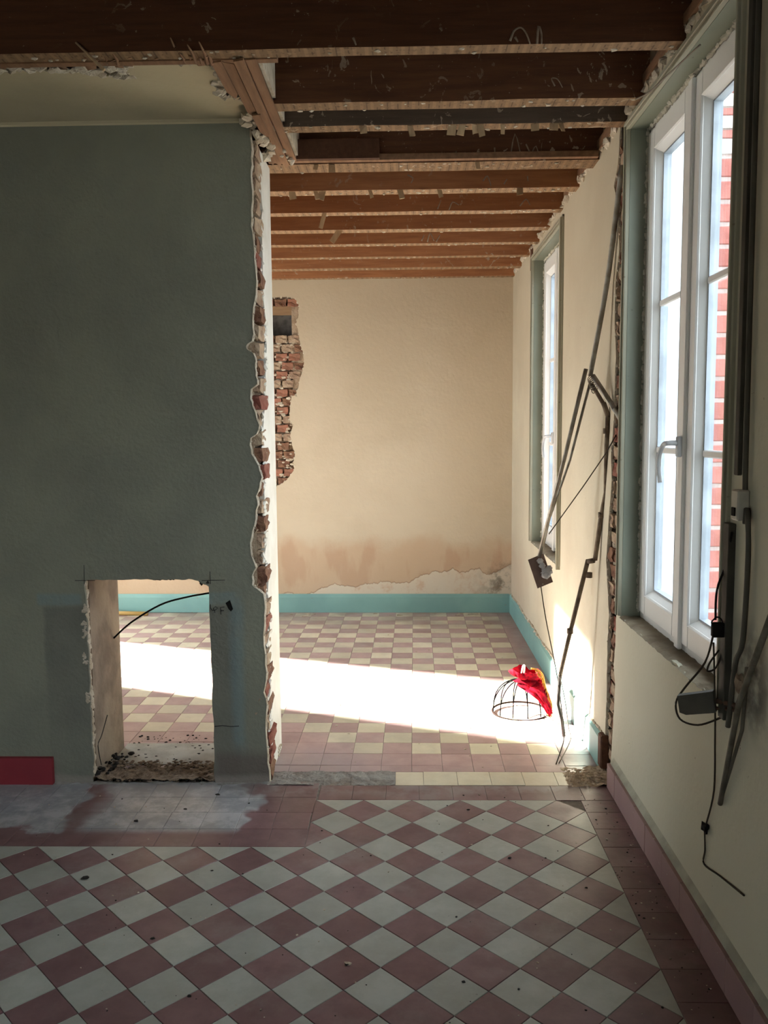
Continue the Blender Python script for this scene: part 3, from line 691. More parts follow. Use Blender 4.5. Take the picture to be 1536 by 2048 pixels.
    vs, fs = lumpy(XW-.006, XF+.05, Y0, Y1, 8, 60, lambda x_, y_: Z0+.004+.004*hn(x_, y_, 25)+.003*hn(x_, y_, 70)-(.006 if x_ < XW else 0))
    m.add(vs, fs).box(XW+.002, XF+.05, Y0, Y1, Z0-.02, Z0-.003)
    c_(m.build('sill', SILL, r, 'rough brown stone sill'))
    m = MB(); z = Z0+.03
    while z < Z1-.01:
        m.blob((XF+.004, Y1-.001, z), random.uniform(.005, .012), 1, .4, (1, .8, 1.5)); z += random.uniform(.010, .022)
    y = Y0
    while y < Y1:
        m.blob((XF+.004, y, Z1-.004), random.uniform(.006, .013), 1, .4, (1, 1.5, .8)); y += random.uniform(.012, .022)
    c_(m.build('foam_bead', FOAM, r, 'bead of expanding foam'))
    return r
win1 = window('window_1', 2.345, 3.435, .752, 2.675, .952)
win2 = window('window_2', 4.82, 5.865, .735, 2.645, .952)
# stop boards that stay proud on the near side of the far window
MB().box(XW-.022, XW, 4.785, 4.812, .72, 2.67).build('casing_stop', TANC, win2).matrix_parent_inverse = Matrix.Translation(-win2.location)

# baseboards
tag(MB().box(.868, XW+.002, 3.70, 6.95, 0, .138).prism([(.868, .138), (.878, .152), (XW, .156), (XW, .138)], 1, 3.72, 6.95).build('baseboard_right', TEAL), kind='structure')
m = MB(); y = 3.72
while y < 6.9: m.blob((XW-.002, y, .158+.006*math.sin(y*9)), random.uniform(.006, .013), 1, .4, (.9, 1.6, .8)); y += random.uniform(.012, .03)
o = m.build('plaster_ledge', PLEDGE, bpy.data.objects['baseboard_right'], 'crumbled plaster line above the board')
MB().bbox(.862, .90, 3.64, 3.70, .02, .17, .006).build('rotten_end', BOARD, bpy.data.objects['baseboard_right'], 'rotten dark wooden end of the board')
bn = tag(MB().prism([(.866, .0), (XW, .0), (XW, .128), (.880, .122), (.868, .104)], 1, -1.2, 3.50).build('baseboard_near', LEDGE), kind='structure')
ys = [3.50, 3.374, 3.085, 2.935, 2.735, 2.547, 2.36, 2.17, 1.98, 1.78, 1.6]
for a, b in zip(ys[:-1], ys[1:]): MB().bbox(.857+random.uniform(-.0008, .0008), .872, b+.0012, a-.0012, .0, .106, .0012).build('tile', PINK, bn)

# ================================================================== BACK WALL
wb = empty('wall_back', (0, 6.96, 0)); tag(wb, kind='structure')
def chb(o): o.matrix_parent_inverse = Matrix.Translation(-Vector(o.parent.location)); return o
def bx(x, y, dy): return yback(x)+dy
scar = [aty(x, y, 6.97) for x, y in ((548, 594), (575, 593), (590, 597), (598, 612), (597, 632), (592, 648), (597, 668), (601, 690), (607, 706), (608, 722), (606, 738), (600, 755), (597, 775), (592, 790), (583, 792), (580, 812), (578, 840), (586, 850), (580, 872), (584, 890), (590, 905), (586, 925), (588, 940), (575, 958), (562, 968), (550, 975))]
scar = [(p.x, p.z) for p in scar]
sc2 = []
for a, b in zip(scar[:-1], scar[1:]):
    sc2 += [a, ((a[0]+b[0])/2+random.uniform(-.006, .006), (a[1]+b[1])/2+random.uniform(-.004, .004))]
sc2.append(scar[-1])
def warp(mb, y0):
    mb.v = [(x, yback(x)+(y-y0), z) for x, y, z in mb.v]; return mb
m = MB()
ragb = rough_line((.90, 2.728), (-1.3, 2.738), 90, .006, 2.9, .6)
xl = -1.3
zt, zb = sc2[0][1], sc2[-1][1]
m.prism([(.90, 0), (.90, 2.728)]+ragb[1:-1]+[(xl, 2.738), (xl, zt)]+sc2+[(xl, zb), (xl, 0)], 1, 0, .02)
m.prism([(xl, 0), (-3.2, 0), (-3.2, 2.745), (xl, 2.738)], 1, 0, .02) if False else m.box(-3.2, xl, 0, .02, 0, 2.738)
warp(m, 0); chb(m.build('plaster_skin', BACKW, wb, 'tan plaster stained by damp'))
m = MB().box(-3.2, -1.12, .02, .2, 0, 2.95).box(-.905, 1.2, .02, .2, 0, 2.95).box(-1.12, -.905, .045, .2, 0, 2.28).box(-1.12, -.905, .045, .2, 2.46, 2.95).box(-1.12, -.905, .12, .2, 2.28, 2.46)
warp(m, 0); chb(m.build('masonry', MORTAR, wb))
m = MB().box(-1.12, -.90, .03, .05, 2.265, 2.28).box(-1.12, -.895, .022, .05, 2.455, 2.525).box(-.905, -.86, .022, .05, 2.28, 2.455); warp(m, 0); chb(m.build('niche_frame', m_wood('niche_wood', (.34, .22, .12), (.26, .16, .09)), wb, 'brown wooden frame of small niche'))
m = MB().box(-1.12, -.915, .10, .12, 2.28, 2.46); warp(m, 0); chb(m.build('niche_back', simple('slate_dark', (.07, .07, .07), (.12, .12, .12), 20, .7), wb))
bmb = [brick_mesh('brick', .20, .05, .058, mt, .004, s+11) for s, mt in enumerate((BRICK_R, BRICK_B, BRICK_M))]
bms = [brick_mesh('brick', .095, .05, .058, mt, .005, s+15) for s, mt in enumerate((simple('brick_orange', (.34, .15, .10), (.24, .12, .08), 20, .95, .9), BRICK_B, BRICK_M))]
z = 1.10; k = 0
while z < 2.60:
    if not (2.27 < z < 2.50):
        xr = max((p[0] for p in sc2 if abs(p[1]-z) < .06), default=-.9)
        x = -1.10+(.05 if k % 2 else 0)
        while x < xr:
            big = False; me = random.choice(bms); wd = .106
            if x-.01 < xr: o = link('brick', me, wb); o.location = (x, yback(x)+.035+random.uniform(-.004, .004), z); o.rotation_euler = (0, random.uniform(-.03, .03), random.uniform(-.05, .05)); chb(o)
            x += wd
    z += .0725; k += 1
m = MB()
for p in sc2: m.blob((p[0]+.002, yback(p[0])+.006, p[1]), random.uniform(.006, .014), 1, .4, (1, .7, 1))
for q in range(110): z_ = random.uniform(1.1, 2.25); x_ = random.uniform(-1.05, -.88); m.blob((x_, yback(x_)+.018, z_), random.uniform(.008, .02), 1, .4, (1.3, .5, .7))
chb(m.build('scar_mortar', PLEDGE, wb, 'pale mortar smeared over the exposed bricks'))
m = MB(); x = -1.2
while x < .88:
    if random.random() < .7: m.blob((x, yback(x)-.002, 2.735+random.uniform(-.004, .014)), random.uniform(.006, .018), 1, .45, (1.8, .7, .7))
    x += random.uniform(.012, .035)
chb(m.build('torn_cornice', PLEDGE, wb, 'torn plaster under the last joist'))
m = MB()
m.prism([(0, 0), (.020, 0), (.020, .150), (.012, .156), (.005, .135), (0, .128)], 0, -3.1, .868)
m.v = [(x, yback(x)-.020+y, z) for x, y, z in m.v]
tag(m.build('baseboard_back', TEAL), kind='structure')

# ================================================================== HIDDEN WALLS that shape the light
wl = MB(); LX = -2.95
D = (5.40, 6.40, .02, 2.62)       # glazed door opening in the far left wall: the sun comes through it
for y0, y1, z0, z1 in ((3.9, D[0], 0, 2.95), (D[1], 7.2, 0, 2.95), (D[0], D[1], D[3], 2.95)): wl.box(LX-.22, LX, y0, y1, z0, z1)
NW = (-.9, .1, .75, 2.1)         # window of the near room, outside the picture
for y0, y1, z0, z1 in ((-1.6, NW[0], 0, 2.95), (NW[1], 3.9, 0, 2.95), (NW[0], NW[1], 0, 2.95)): wl.box(LX-.22, LX, y0, y1, z0, z1)
tag(wl.build('wall_left', CREAM), kind='structure')
wf = MB(); FILL_OPENING = (-2.5, -1.3, .1, 1.2)  # unseen opening behind the camera, added and sized as fill light
for x0, x1, z0, z1 in ((-3.2, FILL_OPENING[0], 0, 2.95), (FILL_OPENING[1], 1.22, 0, 2.95), (FILL_OPENING[0], FILL_OPENING[1], FILL_OPENING[3], 2.95), (FILL_OPENING[0], FILL_OPENING[1], 0, FILL_OPENING[2])): wf.box(x0, x1, -1.72, -1.5, z0, z1)
tag(wf.build('wall_front', CREAM), kind='structure')

# ================================================================== CEILING AND JOISTS
ce = tag(MB().box(-3.2, 1.22, -1.7, 7.2, 2.99, 3.03).build('ceiling', BOARD), kind='structure')
y = -1.6; k = 0
bd = [MB().bbox(-.07, .07, -1.55, 1.55, 0, .02, .003).mesh('board', BOARD)]
x = -2.9
for row_, (yc) in enumerate((3.4, 5.6)):
    x = -.75 if row_ == 0 else -1.0
    while x < .87:
        o = link('board', bd[0], ce); o.location = (x, yc, 2.965+random.uniform(-.002, .002)); o.scale = (1, .69 if row_ else .72, 1); x += .1425
# surviving ceiling plaster left of the trimmer
edge_c = [atz(x, y, 2.75) for x, y in ((0, 143), (40, 140), (70, 138), (100, 145), (130, 140), (155, 142), (178, 147), (205, 152), (235, 153), (262, 153), (250, 140), (240, 131), (262, 126), (300, 121), (340, 124), (380, 128), (428, 132), (434, 146), (446, 156), (452, 162), (444, 172), (434, 186), (450, 192), (470, 196), (492, 202), (500, 210), (505, 225), (510, 244))]
edge_c = [(p.x, p.y) for p in edge_c]
ec2 = []
for a, b in zip(edge_c[:-1], edge_c[1:]): ec2 += [a, ((a[0]+b[0])/2+random.uniform(-.006, .006), (a[1]+b[1])/2+random.uniform(-.006, .006))]
ec2.append(edge_c[-1])
m = MB().prism([(-3.2, YP+.01), (-3.2, edge_c[0][1]), (-1.6, edge_c[0][1])]+ec2+[(edge_c[-1][0], YP+.01)], 2, 2.75, 2.768)
m.v = [(x, y, z+.022*max(0, min(1, (y-3.15)/.38))) for x, y, z in m.v]
m.build('plaster_remnant', CEILP, ce, 'surviving olive ceiling plaster with torn edges')
m = MB()
n = 60
for k in range(n):   # small cove between wall and ceiling
    pass
m.prism([(YP+.001, 2.757), (YP-.004, 2.765), (YP-.02, 2.772), (YP+.001, 2.778)], 0, -3.2, -.60); m.build('cove', CEILP, ce)
m = MB()
for p in ec2: m.blob((p[0], p[1], 2.752), random.uniform(.007, .016), 1, .45, (1.3, 1, .8))
for x_, y_ in ((-1.35, 2.96), (-1.2, 2.97), (-1.1, 2.98), (-1.0, 3.0)): 
    for q in range(8): m.blob((x_+random.uniform(-.06, .06), y_+random.uniform(-.02, .02), 2.75), random.uniform(.008, .02), 1, .5, (1.6, 1, .6))
for x0_, y0_ in ((-.63, 3.15), (-.61, 3.05), (-.57, 3.42), (-.55, 3.5), (-.60, 3.52)):
    for q in range(7): m.blob((x0_+random.uniform(-.03, .03), y0_+random.uniform(-.05, .05), 2.742+random.uniform(-.01, .012)), random.uniform(.01, .024), 1, .5, (1, 1.4, .7))
m.build('plaster_tear', PLEDGE, ce, 'white torn edge of the ceiling plaster')
m = MB()
for k in range(30):   # lath stubs hanging between the first joist and the plaster
    x = -1.9+k*.045+random.uniform(-.012, .012); m.box(x, x+.026, 2.84, 2.90+random.random()*.06, 2.735, 2.742, .004)
for k in range(16):
    x = -1.0+k*.028; y0 = 2.83; m.tube([(x, y0+.05, 2.745), (x-.012, y0-.02, 2.70-random.random()*.03+.03)], .008, 4, .001)
m.build('lath_stubs', LATH, ce, 'broken lath stubs', 'stuff')

yj = [(2.300, 2.365), (2.785, 2.847), (3.234, 3.312), (3.476, 3.544), (3.955, 4.085), (4.385, 4.474), (4.819, 4.896), (5.232, 5.322), (5.635, 5.709), (6.053, 6.123), (6.461, 6.556), (6.86, 6.93)]
ordn = ['', 'nearest', 'second', 'third', 'fourth', 'fifth', 'sixth', 'seventh', 'eighth', 'ninth', 'tenth', 'eleventh']
lab = ['', 'shade-toned wooden ceiling joist nearest the camera, running the full width above the green wall',
 'second shade-toned ceiling joist from the camera, starting at the trimmer beam', 'third ceiling joist, narrow and greyish, right behind the second',
 'fourth ceiling joist, thick doubled timber where the trimmer beam ends', 'fifth ceiling joist from the camera, with scraps hanging under its reddish face',
 'sixth ceiling joist from the camera, orange brown with plaster drips', 'seventh ceiling joist from the camera, orange brown with a hanging splinter', 'eighth ceiling joist from the camera, brown over the far room',
 'ninth ceiling joist from the camera, over the far room', 'tenth and last full ceiling joist before the far wall', 'wooden joist tight against the top of the far wall']
def scrap(par, x, y, z, l, w_, a, mat=STICK):
    m = MB().box(-w_/2, w_/2, -.0015, .0015, -l, 0, .002); o = m.build('scrap', mat, par); o.location = Vector((x, y, z))-par.location; o.rotation_euler = (random.uniform(-.5, .3), a, random.uniform(-.4, .4)); return o
for i, (y0, y1) in enumerate(yj):
    if i == 0: j = tag(empty('joist', (0, y0, ZC)), 'shade-toned ceiling joist above the camera, just outside the top of the picture', 'joist', 'ceiling joists')
    else: j = tag(empty('joist', (0, y0, ZC)), lab[i], 'joist', 'ceiling joists')
    x0 = -3.0 if (i <= 1 or i >= 5) else (-.47 if i < 4 else -3.0)
    m = MB(); n = 30; vs = []; hgt = .235
    for k in range(n+1):   # slightly wany timber
        x = x0+(.90-x0)*k/n; w0 = .0025*hn(x, y0, 3, i); w1 = .003*hn(x, y1, 4, i+3); wz = .003*hn(x, 0, 3, i+7)
        vs += [(x, y0+w0, ZC+wz), (x, y1+w1, ZC+wz*.5), (x, y1+w1, ZC+hgt), (x, y0+w0, ZC+hgt)]
    fs = [(k*4+q, k*4+(q+1) % 4, (k+1)*4+(q+1) % 4, (k+1)*4+q) for k in range(n) for q in range(4)]+[(3, 2, 1, 0), tuple(n*4+q for q in range(4))]
    vs = [(a, b-y0, c-ZC) for a, b, c in vs]
    m.add(vs, fs); m.build('timber', JOIST_G if i == 3 else JOIST_SHADE if i <= 4 else JOIST_LIT, j)
    # plaster nibs left between the laths under the joist
    m = MB(); x = max(x0, -.62 if i > 1 else -1.9)
    while x < .86:
        if random.random() < (.55 if i in (5, 6, 8) else .25): m.blob((x, random.uniform(.004, y1-y0-.004), -.001), random.uniform(.003, .0075), 1, .5, (1.6, 1, .7))
        x += .022
    m.build('plaster_nibs', PLEDGE, j, None, 'stuff')
    if i == 1:
        m = MB().box(-3.0, -.40, y1-y0+.001, y1-y0+.03, -.004, .02); m.build('side_batten', LATH, j)
        s = [aty(152, 85, 2.78), aty(208, 140, 2.76)]; mm = MB().tube([(p.x, p.y-y0, p.z-ZC) for p in s], .004, 5, .006); mm.build('splinter', STICK, j, 'long pale splinter hanging from the joist')
    if i == 4:
        MB().box(-.60, .875, -.035, -.004, .004, .03).build('packing_strip', LATH, j)
        MB().box(-.47, -.10, -.06, -.036, .005, .09).build('side_block', BOARD, j)
def drip(j, strokes, r_):
    yf = j.location.y-.001
    for st in strokes:
        m = MB().tube(smooth([aty(a, b, yf)-j.location for a, b in st], 3), r_, 6, r_*.6)
        m.v = [(x, y*.35, z) for x, y, z in m.v]; m.build('plaster_drip', DRIP, j)
DRIP = simple('dried_plaster_drip', (.34, .27, .20), (.24, .18, .13), 40, .9, .4)
jj = sorted([o for o in bpy.data.objects if o.name.startswith('joist')], key=lambda o: o.location.y)
drip(jj[1], [[(1020, 82), (1028, 62), (1042, 55), (1053, 68), (1060, 88)], [(1074, 88), (1077, 52), (1083, 68), (1083, 88)], [(1030, 74), (1036, 84)], [(706, 75), (712, 90)], [(880, 55), (884, 62)]], .0042)
drip(jj[2], [[(1110, 172), (1103, 157), (1115, 158), (1125, 175)], [(1198, 155), (1203, 135)], [(765, 150), (768, 156)]], .0028)
drip(jj[4], [[(1020, 320), (1030, 268), (1042, 312)], [(1052, 288), (1062, 306), (1072, 292), (1080, 320)], [(1095, 318), (1105, 308), (1119, 316)], [(989, 295), (991, 320)], [(912, 302), (912, 320)], [(733, 262), (742, 282), (738, 300)]], .0036)
drip(jj[5], [[(815, 350), (826, 356), (822, 366)], [(966, 362), (975, 352), (982, 372)], [(1008, 368), (1014, 358)], [(1055, 352), (1056, 362)]], .004)
drip(jj[6], [[(875, 418), (882, 400)], [(898, 420), (905, 404), (918, 410)], [(1040, 412), (1052, 398), (1060, 410)]], .004)
drip(jj[8], [[(843, 482), (848, 470)], [(855, 484), (860, 466), (868, 482)], [(872, 484), (880, 470)]], .005)
m = MB()
for k, (u0, v0, u1, v1) in enumerate(((262, 122, 258, 100), (276, 120, 268, 102), (285, 122, 280, 104), (300, 122, 292, 105), (312, 118, 305, 102), (330, 116, 318, 100), (338, 118, 332, 104), (357, 122, 341, 76), (370, 124, 358, 106), (382, 122, 374, 104), (392, 124, 375, 90), (404, 126, 392, 104), (415, 127, 398, 84), (424, 128, 410, 100), (60, 122, 45, 104), (92, 124, 84, 106), (122, 126, 118, 108), (215, 126, 205, 106), (236, 128, 226, 108))):
    a = aty(u0, v0, 2.87); b = aty(u1, v1, 2.80 if v1 > 95 else 2.74); m.tube([a, (a+b)/2+Vector((.003, 0, 0)), b], .0085, 4, .0025)
m.v = [(x, y-yj[1][0], z-ZC) for x, y, z in m.v]; m.build('broken_laths', LATH, jj[1], 'row of snapped lath ends', 'stuff')
sc = {3: [(726, 248), (820, 250), (905, 250), (925, 252), (950, 246), (960, 248), (1005, 250), (1070, 252), (1108, 250), (1122, 250)], 4: [(633, 336), (663, 338), (955, 330)], 5: [(583, 386), (630, 388), (645, 388), (740, 390), (800, 386), (878, 386), (1040, 388)], 6: [(650, 430)], 7: [(680, 460)]}
js = [o for o in bpy.data.objects if o.name.startswith('joist')]; js.sort(key=lambda o: o.location.y)
for i, l in sc.items():
    for u, v_ in l:
        p = aty(u, v_, yj[i][0]+.01); scrap(js[i], p.x, yj[i][0]+.012, ZC+.004, random.uniform(.03, .06) if i < 6 else .09, random.uniform(.018, .035), random.uniform(-.3, .3)+(.9 if i > 6 else 0))
# trimmer beam with laths under it
tr = tag(empty('trimmer_beam', (-.5, 2.86, ZC)), 'trimmer beam running front to back beside the green wall, ragged laths nailed under it', 'beam')
def lt(o): o.matrix_parent_inverse = Matrix.Translation(-tr.location); return o
lt(MB().bbox(-.545, -.475, 2.85, 3.955, ZC+.012, ZC+.2, .004).build('timber', LATH, tr))
lt(MB().box(-.474, -.462, 2.85, 3.955, ZC+.02, ZC+.2).build('pale_side', PLEDGE, tr, 'pale plaster smeared side of the beam'))
for k, (xa, y0, y1, dz) in enumerate(((-.485, 2.85, 3.90, 0), (-.522, 2.84, 3.93, -.008), (-.562, 2.86, 3.34, 0), (-.598, 2.86, 3.14, -.003), (-.545, 3.30, 3.52, -.012), (-.553, 3.62, 3.93, -.002), (-.585, 3.76, 3.93, .004))):
    lt(MB().prism([(xa-.017, y0), (xa+.017, y0+random.uniform(-.02, .02)), (xa+.018, y1-.02), (xa+.004, y1+.02), (xa-.016, y1-.04)], 2, ZC-.006+dz, ZC+.002+dz).build('lath', LATH, tr))
m = MB()
for q in range(24): m.blob((random.uniform(-.60, -.54), random.uniform(3.50, 3.80), ZC-.004+random.uniform(-.014, .014)), random.uniform(.010, .022), 1, .5, (1, 1.3, .8))
for q in range(6): m.blob((random.uniform(-.52, -.48), random.uniform(3.66, 3.9), ZC-.012), random.uniform(.007, .012), 1, .5)
lt(m.build('plaster_lumps', PLEDGE, tr, 'white plaster lumps clinging to the laths'))

# ================================================================== OUTSIDE
tag(MB().box(-14, 14, -14, 20, -.4, -.25).build('ground', GROUND), kind='structure')
pier = tag(empty('brick_pier', (1.5, 3.62, 0)), 'red brick pier with pale stone bands seen through the near window', 'pier')
def pr(o): o.matrix_parent_inverse = Matrix.Translation(-pier.location); return o
YB = 3.62
pr(MB().box(1.105, 1.297, YB, YB+.3, -.3, 4.2).build('render_face', XWHITE, pier, 'white rendered strip'))
xa, xb = 1.300, 1.402
pr(MB().box(xa, xb, YB+.006, YB+.3, -.3, 4.2).build('mortar', simple('outside_mortar', (.42, .34, .32), rough=.9), pier))
zb = [aty(1430, y, YB).z for y in (309, 278, 258, 232, 214, 187, 165, 130)]
xb2 = 1.425
for q in (0, 2, 4, 6): pr(MB().bbox(xa, xb2, YB-.006, YB+.3, zb[q]+.002, zb[q+1]-.002, .003).build('stone', XSTONE, pier))
for q in (1, 3, 5): pr(MB().bbox(xa, xb2, YB, YB+.2, zb[q]+.004, zb[q+1]-.004, .003).build('brick', XBRICK, pier))
z = zb[0]-.01; k = 0
while z > .1:
    pr(MB().bbox(xa, xb-(.0 if k % 2 else .012), YB, YB+.2, z-.078, z-.006+.0, .004).build('brick', XBRICK, pier)); z -= .090; k += 1
dp = tag(empty('downpipe', (1.44, 3.60, -.3)), 'beige downpipe beside the brick pier outside', 'pipe')
o = MB().tube([(1.428, 3.60, -.25), (1.428, 3.60, 2.42), (1.44, 3.62, 2.5)], .018, 8).build('tube', PIPE, dp); o.matrix_parent_inverse = Matrix.Translation(-dp.location)
o = MB().tube([(1.428, 3.60, 2.0), (1.428, 3.60, 2.04)], .024, 8).build('collar', PIPE, dp); o.matrix_parent_inverse = Matrix.Translation(-dp.location)

# ================================================================== PIPES AND WIRES
def single(name, mb, mat, label, cat, group=None): return tag(mb.build(name, mat), label, cat, group)
A0 = atx(1244, 330, XW-.008); A1 = aty(1215, 560, 3.66); J = aty(1180, 752, 3.74)
single('conduit', MB().tube(smooth([A0, A1, J], 6), .011, 8), STEEL, 'long straight grey conduit coming down from the ceiling corner along the wall scar', 'pipe', 'loose conduits')
PLT = aty(1078, 1112, 4.06)
c2 = empty('conduit', J); tag(c2, 'grey conduit slanting left from the wire knot down to the hanging brown board', 'pipe', 'loose conduits')
def cj(o, par): o.matrix_parent_inverse = Matrix.Translation(-Vector(par.location)); return o
J2 = aty(1172, 738, 3.76)
cj(MB().tube([J2, aty(1130, 912, 3.90), PLT], .0095, 8).build('tube', STEEL, c2), c2)
cj(MB().tube([aty(1181, 762, 3.77), aty(1140, 920, 3.91), aty(1098, 1040, 4.02), aty(1083, 1108, 4.05)], .006, 6).build('tube', STEEL, c2), c2)
c3 = empty('conduit', J); tag(c3, 'short pair of grey tubes with a white cut end pointing at the window casing', 'pipe', 'loose conduits')
cj(MB().tube([aty(1186, 752, 3.73), aty(1229, 818, 3.60)], .012, 8).build('tube', STEEL, c3), c3)
cj(MB().tube([aty(1229, 818, 3.60), aty(1250, 853, 3.52)], .0105, 8).build('sleeve', SOCK, c3, 'white sleeve'), c3)
cj(MB().tube([aty(1248, 850, 3.525), aty(1252, 857, 3.51)], .0125, 8).build('end_cap', simple('blue_grey_cap', (.12, .16, .20), rough=.5, bump=0), c3, 'blue grey end'), c3)
cj(MB().tube([aty(1183, 768, 3.76), aty(1206, 806, 3.70)], .009, 8).build('tube', RUST, c3), c3)
dn = empty('conduit', aty(1130, 1472, 4.08)); tag(dn, 'dirty brown jointed conduit dropping from the knot to the far room floor', 'pipe', 'loose conduits')
D0 = aty(1207, 806, 3.70); D1 = aty(1216, 832, 3.68)
Dp = [aty(1216, 832, 3.68), aty(1213, 900, 3.70), aty(1212, 985, 3.74), aty(1201, 1040, 3.78), aty(1190, 1120, 3.82)]
cj(MB().tube([D0, D1], .011, 8).build('elbow', RUST, dn), dn)
cj(MB().tube(Dp, .0105, 8).build('tube', RUST, dn), dn)
De = [aty(1188, 1121, 3.82), aty(1176, 1123, 3.84)]
cj(MB().tube(De, .012, 8).build('elbow', RUST, dn), dn)
D2 = [aty(1176, 1120, 3.84), aty(1145, 1245, 3.92), aty(1127, 1320, 3.98), aty(1120, 1352, 4.0)]
cj(MB().tube(D2, .0105, 8).build('tube', RUST, dn), dn)
D3 = [aty(1120, 1350, 4.0), aty(1116, 1408, 4.04), aty(1124, 1440, 4.06), Vector((.785, 4.085, .006))]
cj(MB().tube(D3, .0090, 8).build('tube', simple('grey_tube', (.09, .08, .07), (.06, .05, .045), 12, .8, .3, spec=.1), dn, 'pale lower tube'), dn)
for a, y_ in (((1213, 862), 3.69), ((1203, 1030), 3.775), ((1140, 1262), 3.93), ((1178, 1150), 3.85)):
    p = aty(*a, y_); cj(MB().tube([p+Vector((0, 0, .012)), p-Vector((0, 0, .012))], .0155, 8).build('coupling', RUST, dn), dn)
m = MB()
for q in range(5):
    r_ = .012+q*.0015; c = J+Vector((.004*q, -.012, -.012-.008*q)); m.tube([c+Vector((r_*math.cos(a), .010*math.sin(a*2), r_*math.sin(a))) for a in [t_*.5 for t_ in range(14)]], .0018, 5)
c = aty(1187, 780, 3.74); m.tube([c+Vector((.008*math.cos(a), 0, .014*math.sin(a))) for a in [t_*.42 for t_ in range(16)]], .002, 5)
single('wire_knot', m, WIREL, 'knot of wire tying the three conduits together', 'wire')
single('wire', MB().tube([atx(1232, 870, XW-.006), aty(1213, 905, 3.69), aty(1165, 975, 3.85), aty(1098, 1068, 4.03)], .0028, 5), WIRE, 'thin brown wire crossing from the wall scar down to the slanting conduit', 'wire', 'loose wires')
single('wire', MB().tube(smooth([aty(1082, 1174, 4.05), aty(1092, 1240, 4.05), aty(1112, 1340, 4.02), aty(1121, 1400, 4.0), aty(1128, 1470, 4.0), aty(1122, 1500, 3.86), Vector((.684, 3.736, .004))], 5), .0027, 5), WIRE, 'thin wire hanging from the brown board down to the floor', 'wire', 'loose wires')
single('wire', MB().tube(smooth([aty(1118, 1345, 3.99), aty(1130, 1400, 4.0), aty(1137, 1455, 4.02), aty(1141, 1480, 3.95), Vector((.70, 3.75, .004))], 5), .0024, 5), WIREL, 'pale wire looping on the floor under the jointed conduit', 'wire', 'loose wires')
single('wire', MB().tube(smooth([(.64, 4.33, .006), (.72, 4.36, .02), (.78, 4.25, .012), (.80, 4.12, .01)], 5), .0022, 5), WIREL, 'pale wire lying between the wire frame and the baseboard', 'wire', 'loose wires')
# hanging board with plaster lump
C4 = [aty(x, y, 4.06) for x, y in ((1056, 1120), (1087, 1107), (1106, 1164), (1075, 1177))]
pl = empty('hanging_board', C4[0]); tag(pl, 'small brown board with a grey plaster lump, hanging tilted from the slanting conduit', 'board')
n_ = Vector((-.1, -1, .05)).normalized()*.008
vs = [p for p in C4]+[p-n_ for p in C4]
cj(MB().add(vs, [(0, 3, 2, 1), (4, 5, 6, 7), (0, 1, 5, 4), (1, 2, 6, 5), (2, 3, 7, 6), (3, 0, 4, 7)]).build('panel', BROWNP, pl), pl)
m = MB()
for x, y, r_ in ((1080, 1122, .014), (1085, 1132, .016), (1092, 1140, .016), (1098, 1136, .013), (1090, 1150, .017), (1096, 1150, .014), (1088, 1143, .014), (1101, 1143, .010)):
    p = aty(x, y, 4.045); m.blob(p, r_, 2, .3, (1, .7, 1))
cj(m.build('plaster_lump', LUMP, pl, 'grey plaster lump'), pl)
cj(MB().blob(aty(1086, 1168, 4.055), .004, 1, .1).build('screw', STEEL, pl), pl)

# near window cables, switch box, socket, pipes
cd = empty('cable_duct', (XW, 2.26, .70)); tag(cd, 'dark wooden cable duct running up the wall right of the near window', 'duct')
def cc(o): return cj(o, cd)
ds = [atx(1486, y, XW-.012) for y in (1, 500, 1000, 1385)]
m = MB()
m.bbox(XW-.020, XW, 2.262, 2.300, .73, 1.27, .002).bbox(XW-.012, XW, 2.235, 2.262, 1.40, 2.76, .002)
cc(m.build('casing', simple('dark_duct', (.05, .048, .038), (.035, .033, .026), 8, .7, .3), cd))
cc(MB().tube(smooth([(XW-.010, 2.205, 2.7), (XW-.010, 2.19, 1.40), (XW-.012, 2.165, 1.32), (XW-.012, 2.150, 1.2), (XW-.012, 2.165, .98), (XW-.012, 2.21, .9), (XW-.014, 2.24, .72)], 5), .007, 6).build('cable', simple('painted_cable', (.08, .075, .06), rough=.7, bump=.2), cd), ) 
so = empty('socket', (XW, 2.21, 1.33)); tag(so, 'small old white socket on the wall edge right of the near window', 'socket')
p0 = atx(1470, 1010, XW-.03)
cj(MB().bbox(XW-.032, XW, p0.y-.022, p0.y+.022, p0.z-.04, p0.z+.04, .004).build('case', SOCK, so), so)
cj(MB().bbox(XW-.036, XW-.031, p0.y-.010, p0.y+.010, p0.z-.028, p0.z-.006, .001).build('slot', BLACK, so), so)
# switch plate hanging off its bracket
q4 = [aty(x, y, 2.30) for x, y in ((1354, 1392), (1425, 1383), (1431, 1426), (1372, 1430), (1359, 1425))]
sw = empty('switch_box', q4[1]); tag(sw, 'dark switch plate dangling on its cables below the near window sill', 'switch')
n_ = Vector((.012, .02, 0)); vs = q4+[p+n_ for p in q4]; k = 5
cj(MB().add(vs, [tuple(range(k))[::-1], tuple(range(k, 2*k))]+[(i, (i+1) % k, k+(i+1) % k, k+i) for i in range(k)]).build('plate', DARKBOX, sw), sw)
a = aty(1428, 1400, 2.32); b = atx(1475, 1412, XW-.003)
cj(MB().tube([a, b], .007, 6).tube([aty(1430, 1416, 2.32), atx(1470, 1420, XW-.003)], .006, 6).build('bracket', simple('rusty_bracket', (.10, .06, .04), rough=.8), sw), sw)
cj(MB().blob(atx(1478, 1368, XW-.01), .028, 2, .2, (.3, 1, 1)).build('back_box', RUST, sw), sw)
cn = empty('cable_connector', aty(1437, 1258, 2.28)); tag(cn, 'black cable connector knotted over the corner of the near window', 'connector')
